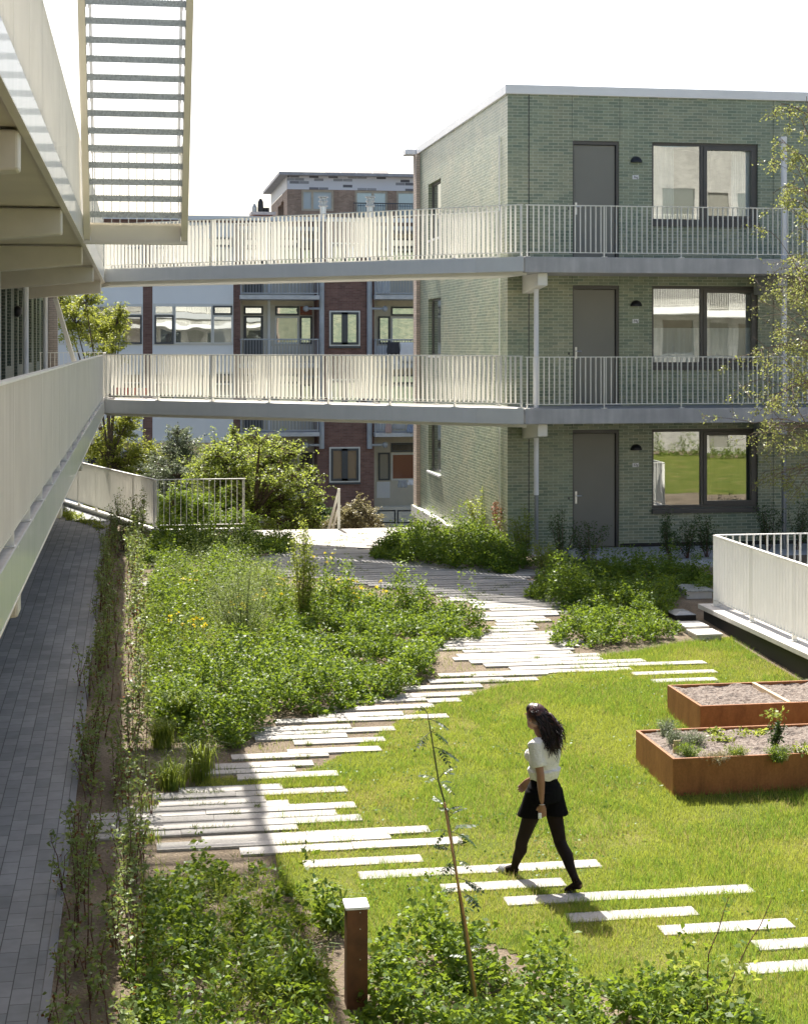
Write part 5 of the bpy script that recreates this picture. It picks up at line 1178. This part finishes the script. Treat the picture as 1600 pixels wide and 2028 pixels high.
# birch at the right edge
rg = np.random.default_rng(220); DB = 28.0
bi = thing('birch', tuple(pd(1668, 1120, DB)), 'young birch with hanging twigs at the right edge, in front of the green block', 'tree'); m = MB(); P = []
tr = [pd(1668,1130,DB), pd(1655,960,DB), pd(1640,780,DB), pd(1622,600,DB), pd(1612,430,DB), pd(1605,280,DB), pd(1597,190,DB)]
m.tube(tr, [.075,.065,.055,.042,.03,.018,.006], 8); tw_ = MB()
def twig(p, d, L, lev):
    n = 5; pts = [p]; v = Vector(d)
    for k in range(n):
        v = (v + Vector((rg.normal()*.16, rg.normal()*.16, rg.normal()*.12-.13))).normalized(); pts.append(pts[-1]+v*L/n)
    tw_.tube(pts, [.011*(.5**lev)*(1-.75*k/n)+.0012 for k in range(n+1)], 4)
    for k in range(1, n+1):
        if lev < 3 and rg.random() < (.9 if lev == 0 else .6):
            s = (v*.55 + Vector((rg.normal()*.55, rg.normal()*.55, rg.normal()*.35))).normalized(); twig(pts[k], s, L*(.34+.16*rg.random()), lev+1)
        if lev >= 1:
            for _ in range(rg.integers(0, 3) if rg.random() < .8 else 0): P.append(tuple(pts[k]+Vector((rg.normal()*.035, rg.normal()*.035, rg.normal()*.035))))
for (x, y, tx, ty) in ((1645,880,1500,770),(1640,800,1470,690),(1632,720,1490,560),(1630,700,1480,640),(1625,620,1500,480),(1622,600,1530,520),(1618,560,1520,400),(1615,480,1540,350),(1612,430,1550,300),(1608,360,1560,250),(1603,270,1555,200),(1650,950,1520,850),(1655,930,1540,900),(1600,230,1545,190),(1630,760,1450,770),(1640,850,1470,815),
                      (1612,420,1660,330),(1640,800,1555,720),(1632,720,1540,640),(1628,680,1555,600),(1622,600,1560,540),(1618,540,1560,470),(1645,860,1570,790),(1648,900,1560,850),(1640,820,1520,700),(1630,700,1510,600),(1610,430,1570,380),(1640,780,1600,700),(1625,640,1585,560),(1650,930,1590,880),(1606,330,1568,290),(1636,740,1490,730),(1642,850,1500,820),(1630,700,1700,600),(1645,850,1730,760),(1620,580,1590,640),(1635,760,1570,820),(1650,960,1480,860),(1618,520,1575,470),(1610,400,1585,330)):
    a = pd(x, y, DB); b = pd(tx, ty, DB+rg.normal()*.7); v = b-a; v.z += .25; twig(a, v.normalized(), v.length*.8, 0)
m.build('trunk', BARK_L, bi); tw_.build('twigs', m_plain('twig_bark', (.16,.11,.075), .8), bi); P = np.array(P)
np_mesh('crown', leaf_verts(P, np.full(len(P), .042), rg, .1, .7), 4, L_BIR, bi); print('birch leaves', len(P))
# ------------------------------------------------------------------ the walking woman
def wp(cx, cy, dd): return pd(960+cx/4.507, 1370+cy/4.507, 14.55+dd)
def cam_dir(l, d): return Vector((l*CT+d*ST, d*CT-l*ST, 0)).normalized()
FW = cam_dir(-.78, .62); LF = Vector((-FW.y, FW.x, 0)); UP = Vector((0,0,1))
SKIN = m_plain('brown_skin', (.27,.135,.085), .45, var=.06, scale=8); TIGHTS = m_plain('sheer_black_tights', (.016,.010,.008), .7, spec=.12, var=.15, scale=4)
SHIRT = NT('crinkled_white_cotton'); SHIRT = SHIRT.done(SHIRT.bsdf((.72,.70,.66), .9, 0, .2, SHIRT.noise(38, 3), .9, .02)); SHORTS = m_plain('black_cloth', (.005,.005,.006), .95, spec=.1, var=.2)
HAIRM = NT('dark_hair'); HAIRM = HAIRM.done(HAIRM.bsdf(HAIRM.ramp(HAIRM.n('ShaderNodeNewGeometry').outputs['Random Per Island'], [(0, (.010,.006,.005)), (.7, (.018,.009,.008)), (1, (.075,.02,.014))]), .42, 0, .45))
pel = wp(528, 880, 0); waist = wp(528, 740, .0); chest = wp(532, 560, .01); shl = wp(540, 440, .0); neck = wp(498, 395, .03); headc = wp(452, 228, .04)
wo = thing('person', (pel.x, pel.y, 0), 'woman walking across the lawn in a white shirt, black shorts and black tights, hair blowing', 'person')
def ring(c, rx, ry, a=LF, b=FW): return (c, Vector(a)*rx, Vector(b)*ry)
def remesh(o, vox, it=6, fac=.5):
    r = o.modifiers.new('remesh', 'REMESH'); r.mode = 'VOXEL'; r.voxel_size = vox; r.use_smooth_shade = True
    s = o.modifiers.new('smooth', 'SMOOTH'); s.factor = fac; s.iterations = it; return o
LH, RH = pel+LF*.085-UP*.02, pel-LF*.085-UP*.02
kL = wp(338, 1320, .12); aL = wp(262, 1575, .24); toeL = wp(100, 1585, .37); heelL = wp(285, 1625, .22)
kR = wp(672, 1345, -.03); aR = wp(812, 1690, -.30); toeR = wp(672, 1788, -.21); heelR = wp(858, 1748, -.31); ballR = wp(720, 1778, -.23)
SL, SR = shl+LF*.165-UP*.01, shl-LF*.165-UP*.01
eL = wp(497, 745, -.17); wL = wp(508, 1005, -.15); eR = wp(588, 700, .26); wR = wp(395, 790, .37)
def arm(mb, s, e, w, k=1.0):
    mb.tube([s, s.lerp(e,.35), s.lerp(e,.8), e, e.lerp(w,.25), e.lerp(w,.65), w], [.047*k,.043*k,.037*k,.036*k,.037*k,.030*k,.022*k], 12)
def hand(mb, w, dirv, palm_n, curl=.5, s=1.0):
    d = dirv.normalized(); n = (palm_n-d*palm_n.dot(d)).normalized(); side = d.cross(n).normalized()
    mb.loft([(w, side*.022*s, n*.017*s), (w+d*.03*s, side*.034*s, n*.016*s), (w+d*.07*s, side*.039*s, n*.014*s), (w+d*.09*s, side*.036*s, n*.011*s)], 12)
    for i, (o_, L) in enumerate(((-.029,.066), (-.010,.078), (.010,.073), (.028,.056))):
        p0 = w+d*.082*s+side*o_*s; a1 = (d*math.cos(curl*.5)+n*math.sin(curl*.5)+side*o_*2); a2 = (d*math.cos(curl*1.3)+n*math.sin(curl*1.3)); a3 = d*math.cos(curl*2.1)+n*math.sin(curl*2.1)
        p1 = p0+a1*L*.45*s; p2 = p1+a2*L*.32*s; p3 = p2+a3*L*.28*s; mb.tube([p0-d*.015*s, p0, p1, p2, p3], [.0088*s,.009*s,.0083*s,.0075*s,.0058*s], 8)
    t0 = w+d*.025*s-side*.03*s; t1 = t0+(d*.75-side*.55+n*.25)*.035*s; t2 = t1+(d*.95+n*.35)*.032*s; mb.tube([t0+side*.012*s, t0, t1, t2], [.012*s,.0115*s,.0095*s,.007*s], 8)
b = MB()
b.loft([ring(pel-UP*.10,.13,.10), ring(pel-UP*.03,.165,.115), ring(pel+UP*.05,.155,.11), ring(waist,.118,.085), ring(waist.lerp(chest,.5),.128,.092), ring(chest,.148,.108), ring(shl-UP*.05,.165,.095), ring(shl,.14,.07), ring(shl+UP*.03,.075,.055), ring(neck+UP*.01,.05,.052), ring(neck.lerp(headc,.45),.046,.05)], 20)
for H, kn, an in ((LH, kL, aL), (RH, kR, aR)):
    b.tube([H+UP*.02, H.lerp(kn,.2), H.lerp(kn,.6), H.lerp(kn,.9), kn, kn.lerp(an,.15), kn.lerp(an,.35)-FW*.015, kn.lerp(an,.65), kn.lerp(an,.9), an], [.088,.086,.068,.056,.053,.052,.053,.041,.031,.032], 16)
for an, he, to in ((aL, heelL, toeL), (aR, heelR, toeR)):
    b.tube([an, he.lerp(an,.3)], [.033,.031], 10)
    b.loft([(he+UP*.012, LF*.028, UP*.028), (he.lerp(to,.3)+UP*.03, LF*.033, UP*.036), (he.lerp(to,.65)+UP*.008, LF*.041, UP*.024), (to-(to-he).normalized()*.02, LF*.038, UP*.014)], 12)
arm(b, SL, eL, wL); arm(b, SR, eR, wR)
hand(b, wL, (wp(518,1130,-.13)-wL), FW*.6-LF*.8, .55); hand(b, wR, (wp(330,865,.42)-wR), LF, .6)
# head, nose, ears, jaw
hd = cam_dir(-.66, .75); hs = Vector((-hd.y, hd.x, 0)); rot = Matrix((hs, -hd, UP)).transposed()
b.ball(headc+UP*.012, (.073, .092, .105), 20, 14, rot); b.ball(headc+hd*.03-UP*.055, (.052, .058, .062), 16, 10, rot)
b.tube([headc+hd*.088+UP*.012, headc+hd*.104-UP*.02, headc+hd*.092-UP*.03], [.008,.012,.009], 8)
b.ball(headc+hd*.083-UP*.058, (.022,.012,.009), 10, 6, rot); b.ball(headc+hd*.078-UP*.093, (.02,.016,.014), 10, 6, rot)
for s in (1,-1):
    b.ball(headc+hs*.073*s-UP*.01-hd*.005, (.01,.02,.03), 8, 8, rot); b.ball(headc+hd*.078+hs*.031*s+UP*.022, (.016,.012,.011), 8, 6, rot)
body = remesh(b.build('body', SKIN, wo, smooth=True), .0055, 5)
EYE = m_plain('dark_eye', (.02,.012,.01), .2); e = MB()
for s in (1,-1): e.ball(headc+hd*.089+hs*.031*s+UP*.018, (.009,.006,.005), 8, 6, rot)
e.build('eyes', EYE, wo, smooth=True)
t_ = MB()
for H, kn, an, he, to in ((LH, kL, aL, heelL, toeL), (RH, kR, aR, heelR, toeR)):
    t_.tube([H+UP*.03, H.lerp(kn,.2), H.lerp(kn,.6), H.lerp(kn,.9), kn, kn.lerp(an,.15), kn.lerp(an,.35)-FW*.015, kn.lerp(an,.65), kn.lerp(an,.9), an], [.091,.0895,.0715,.0595,.0565,.0555,.0565,.0445,.0345,.0355], 16)
    t_.tube([an, he.lerp(an,.3)], [.036,.034], 10)
    t_.loft([(he+UP*.012, LF*.031, UP*.031), (he.lerp(to,.3)+UP*.03, LF*.036, UP*.039), (he.lerp(to,.65)+UP*.008, LF*.044, UP*.027), (to-(to-he).normalized()*.017, LF*.041, UP*.017)], 12)
remesh(t_.build('tights', TIGHTS, wo, smooth=True), .006, 4)
s_ = MB()
s_.loft([ring(waist-UP*.03,.134,.105), ring(waist+UP*.0,.140,.110), ring(waist.lerp(chest,.35),.150,.118), ring(waist.lerp(chest,.65),.16,.126), ring(chest,.166,.13), ring(chest.lerp(shl,.55),.17,.115), ring(shl-UP*.02,.158,.088), ring(shl+UP*.025,.1,.066), ring(shl+UP*.04,.07,.058)], 24)
s_.ball(chest+FW*.10+LF*.065-UP*.01, .062, 12, 8); s_.ball(chest+FW*.10-LF*.065-UP*.01, .062, 12, 8)
for S_, e_ in ((SL, eL), (SR, eR)): s_.tube([S_-(S_-shl)*.35+UP*.005, S_, S_.lerp(e_,.3), S_.lerp(e_,.62), S_.lerp(e_,.72)], [.062,.068,.066,.069,.066], 16)
# elastic gathers above the waist
for k in range(5):
    z = waist.lerp(chest, -.12+.10*k); pts = [z+LF*(.139+.006*k)*math.cos(a)+FW*(.109+.006*k)*math.sin(a)+UP*.006*math.sin(7*a+k) for a in np.linspace(0, 6.283, 33)]; s_.tube(pts, .010, 6)
remesh(s_.build('shirt', SHIRT, wo, smooth=True), .008, 3)
h_ = MB()
h_.loft([ring(waist-UP*.015,.129,.1), ring(waist-UP*.07,.148,.118), ring(pel+UP*.04,.172,.137), ring(pel-UP*.03,.182,.146), ring(pel-UP*.085,.184,.148)], 24)
for H, kn, ox in ((LH, kL, .035), (RH, kR, -.03)):
    e_ = H.lerp(kn, .46)+LF*ox*.4; h_.loft([ring(H+UP*.03,.098,.125), ring(H.lerp(e_,.5),.105,.125), ring(e_,.116,.128)], 20)
remesh(h_.build('shorts', SHORTS, wo, smooth=True), .008, 3)
# hair
m = MB(); hr_ = np.random.default_rng(240)
m.ball(headc-hd*.018+UP*.026, (.083,.100,.100), 20, 14, rot); m.ball(headc+hd*.030+UP*.066, (.066,.062,.056), 16, 10, rot)
cap = MB(); cap.v, cap.f = m.v, m.f
nape = headc-hd*.075-UP*.03
for k in range(420):
    a = hr_.normal()*.75; el = hr_.uniform(-.2, 1.25)
    dv = (-hd*math.cos(a)+hs*math.sin(a)); root = headc+UP*.02-hd*.01+Vector((dv.x*.084*math.cos(el), dv.y*.092*math.cos(el), .10*math.sin(el)))
    fly = hr_.random()**2.2; L = hr_.uniform(.30, .44)
    if fly < .5: t1 = wp(580+hr_.normal()*34, 300+hr_.normal()*14, -.06+hr_.normal()*.03); t2 = wp(592+hr_.normal()*46, 440, -.09+hr_.normal()*.04); t3 = wp(600+hr_.normal()*48, 520+hr_.normal()*50, -.10+hr_.normal()*.04)
    else: t1 = wp(590+hr_.normal()*22, 235+hr_.normal()*28, -.05); t2 = wp(650+hr_.normal()*18, 310+hr_.normal()*40, -.08+hr_.normal()*.05); t3 = wp(690+hr_.normal()*22, 395+hr_.normal()*75, -.09+hr_.normal()*.06)
    pts = []
    for u in np.linspace(0, 1, 7):
        q = root*(1-u)**3+t1*3*u*(1-u)**2+t2*3*u*u*(1-u)+t3*u**3; pts.append(q+Vector((hr_.normal()*.004, hr_.normal()*.004, hr_.normal()*.004))*(1+u*2))
    r0 = .0042+.003*hr_.random(); m.tube(pts, [r0, r0*1.25, r0*1.2, r0*1.1, r0*.9, r0*.6, .0008], 4)
m.build('hair', HAIRM, wo, smooth=True)
SOLE = m_plain('black_rubber', (.02,.02,.022), .6); STRAP = m_plain('grey_strap', (.30,.30,.31), .5)
def sandal(heel, toe, strapmat, lift):
    d = (toe-heel).normalized(); sd = d.cross(UP).normalized(); n = sd.cross(d); L = (toe-heel).length+.05
    c0 = heel-d*.03-n*.028; s = MB()
    s.loft([(c0+d*L*u, sd*w, n*.013) for u, w in ((0,.022), (.06,.034), (.3,.036), (.55,.042), (.8,.047), (.94,.038), (1,.02))], 14)
    o = s.build('sandal', SOLE, wo, smooth=True); q = MB()
    for u in np.linspace(.50, .74, 5):
        pts = [c0+d*L*u+sd*.047*math.cos(a)+n*(.012+.058*math.sin(a)) for a in np.linspace(0, math.pi, 11)]; q.tube(pts, .0085, 6)
    q.build('strap', strapmat, o, smooth=True)
sandal(heelL, toeL, STRAP, 0)
sandal(wp(900, 1822, -.33), wp(672, 1805, -.21), SOLE, .03)
q = MB(); q.tube([wL+(LF*math.cos(a)+FW*math.sin(a))*.026 for a in np.linspace(0, 6.283, 17)], .003, 6); q.build('bracelet', STEEL, wo)
tag(MB().box(0, .03, 0, .012, 0, .05).build('key_fob', WHITE_AL, None, bevel=.003), 'small pale key fob held in the walking woman\'s hand', 'key fob').location = wp(478, 1138, -.16)

# ------------------------------------------------------------------ light, sky, camera
EL, AZ = R(49.3), R(-5.3)
sun = bpy.data.lights.new('sun', 'SUN'); sun.energy = 4.7; sun.angle = R(.53); sun.color = (1, .945, .87)
so = bpy.data.objects.new('sun', sun); COL.objects.link(so)
sd_ = Vector((math.sin(AZ)*math.cos(EL), math.cos(AZ)*math.cos(EL), math.sin(EL))); so.rotation_euler = (-sd_).to_track_quat('-Z', 'Y').to_euler(); so.location = (0, 0, 30)
w = bpy.data.worlds.new('World'); S.world = w; w.use_nodes = True; nt = w.node_tree; bg = nt.nodes['Background']
sk = nt.nodes.new('ShaderNodeTexSky'); sk.sky_type = 'NISHITA'; sk.sun_disc = False; sk.sun_elevation = EL; sk.sun_rotation = AZ; sk.air_density = 1.0; sk.dust_density = 4.0; sk.ozone_density = 1.0
nt.links.new(sk.outputs[0], bg.inputs['Color']); bg.inputs['Strength'].default_value = .088
cam = bpy.data.cameras.new('camera'); co = bpy.data.objects.new('camera', cam); COL.objects.link(co); S.camera = co
co.location = (0, 0, ZC); co.rotation_euler = (math.pi/2, 0, -TH)
cam.sensor_fit = 'HORIZONTAL'; cam.sensor_width = 36; cam.lens = F/1600*36; cam.shift_y = -(1014-HY)/1600; cam.clip_start = .05; cam.clip_end = 3000
S.view_settings.view_transform = 'Standard'; S.view_settings.look = 'None'; S.view_settings.exposure = 1.36; S.view_settings.gamma = 1
S.cycles.max_bounces = 8; S.cycles.transparent_max_bounces = 4; S.cycles.use_denoising = True
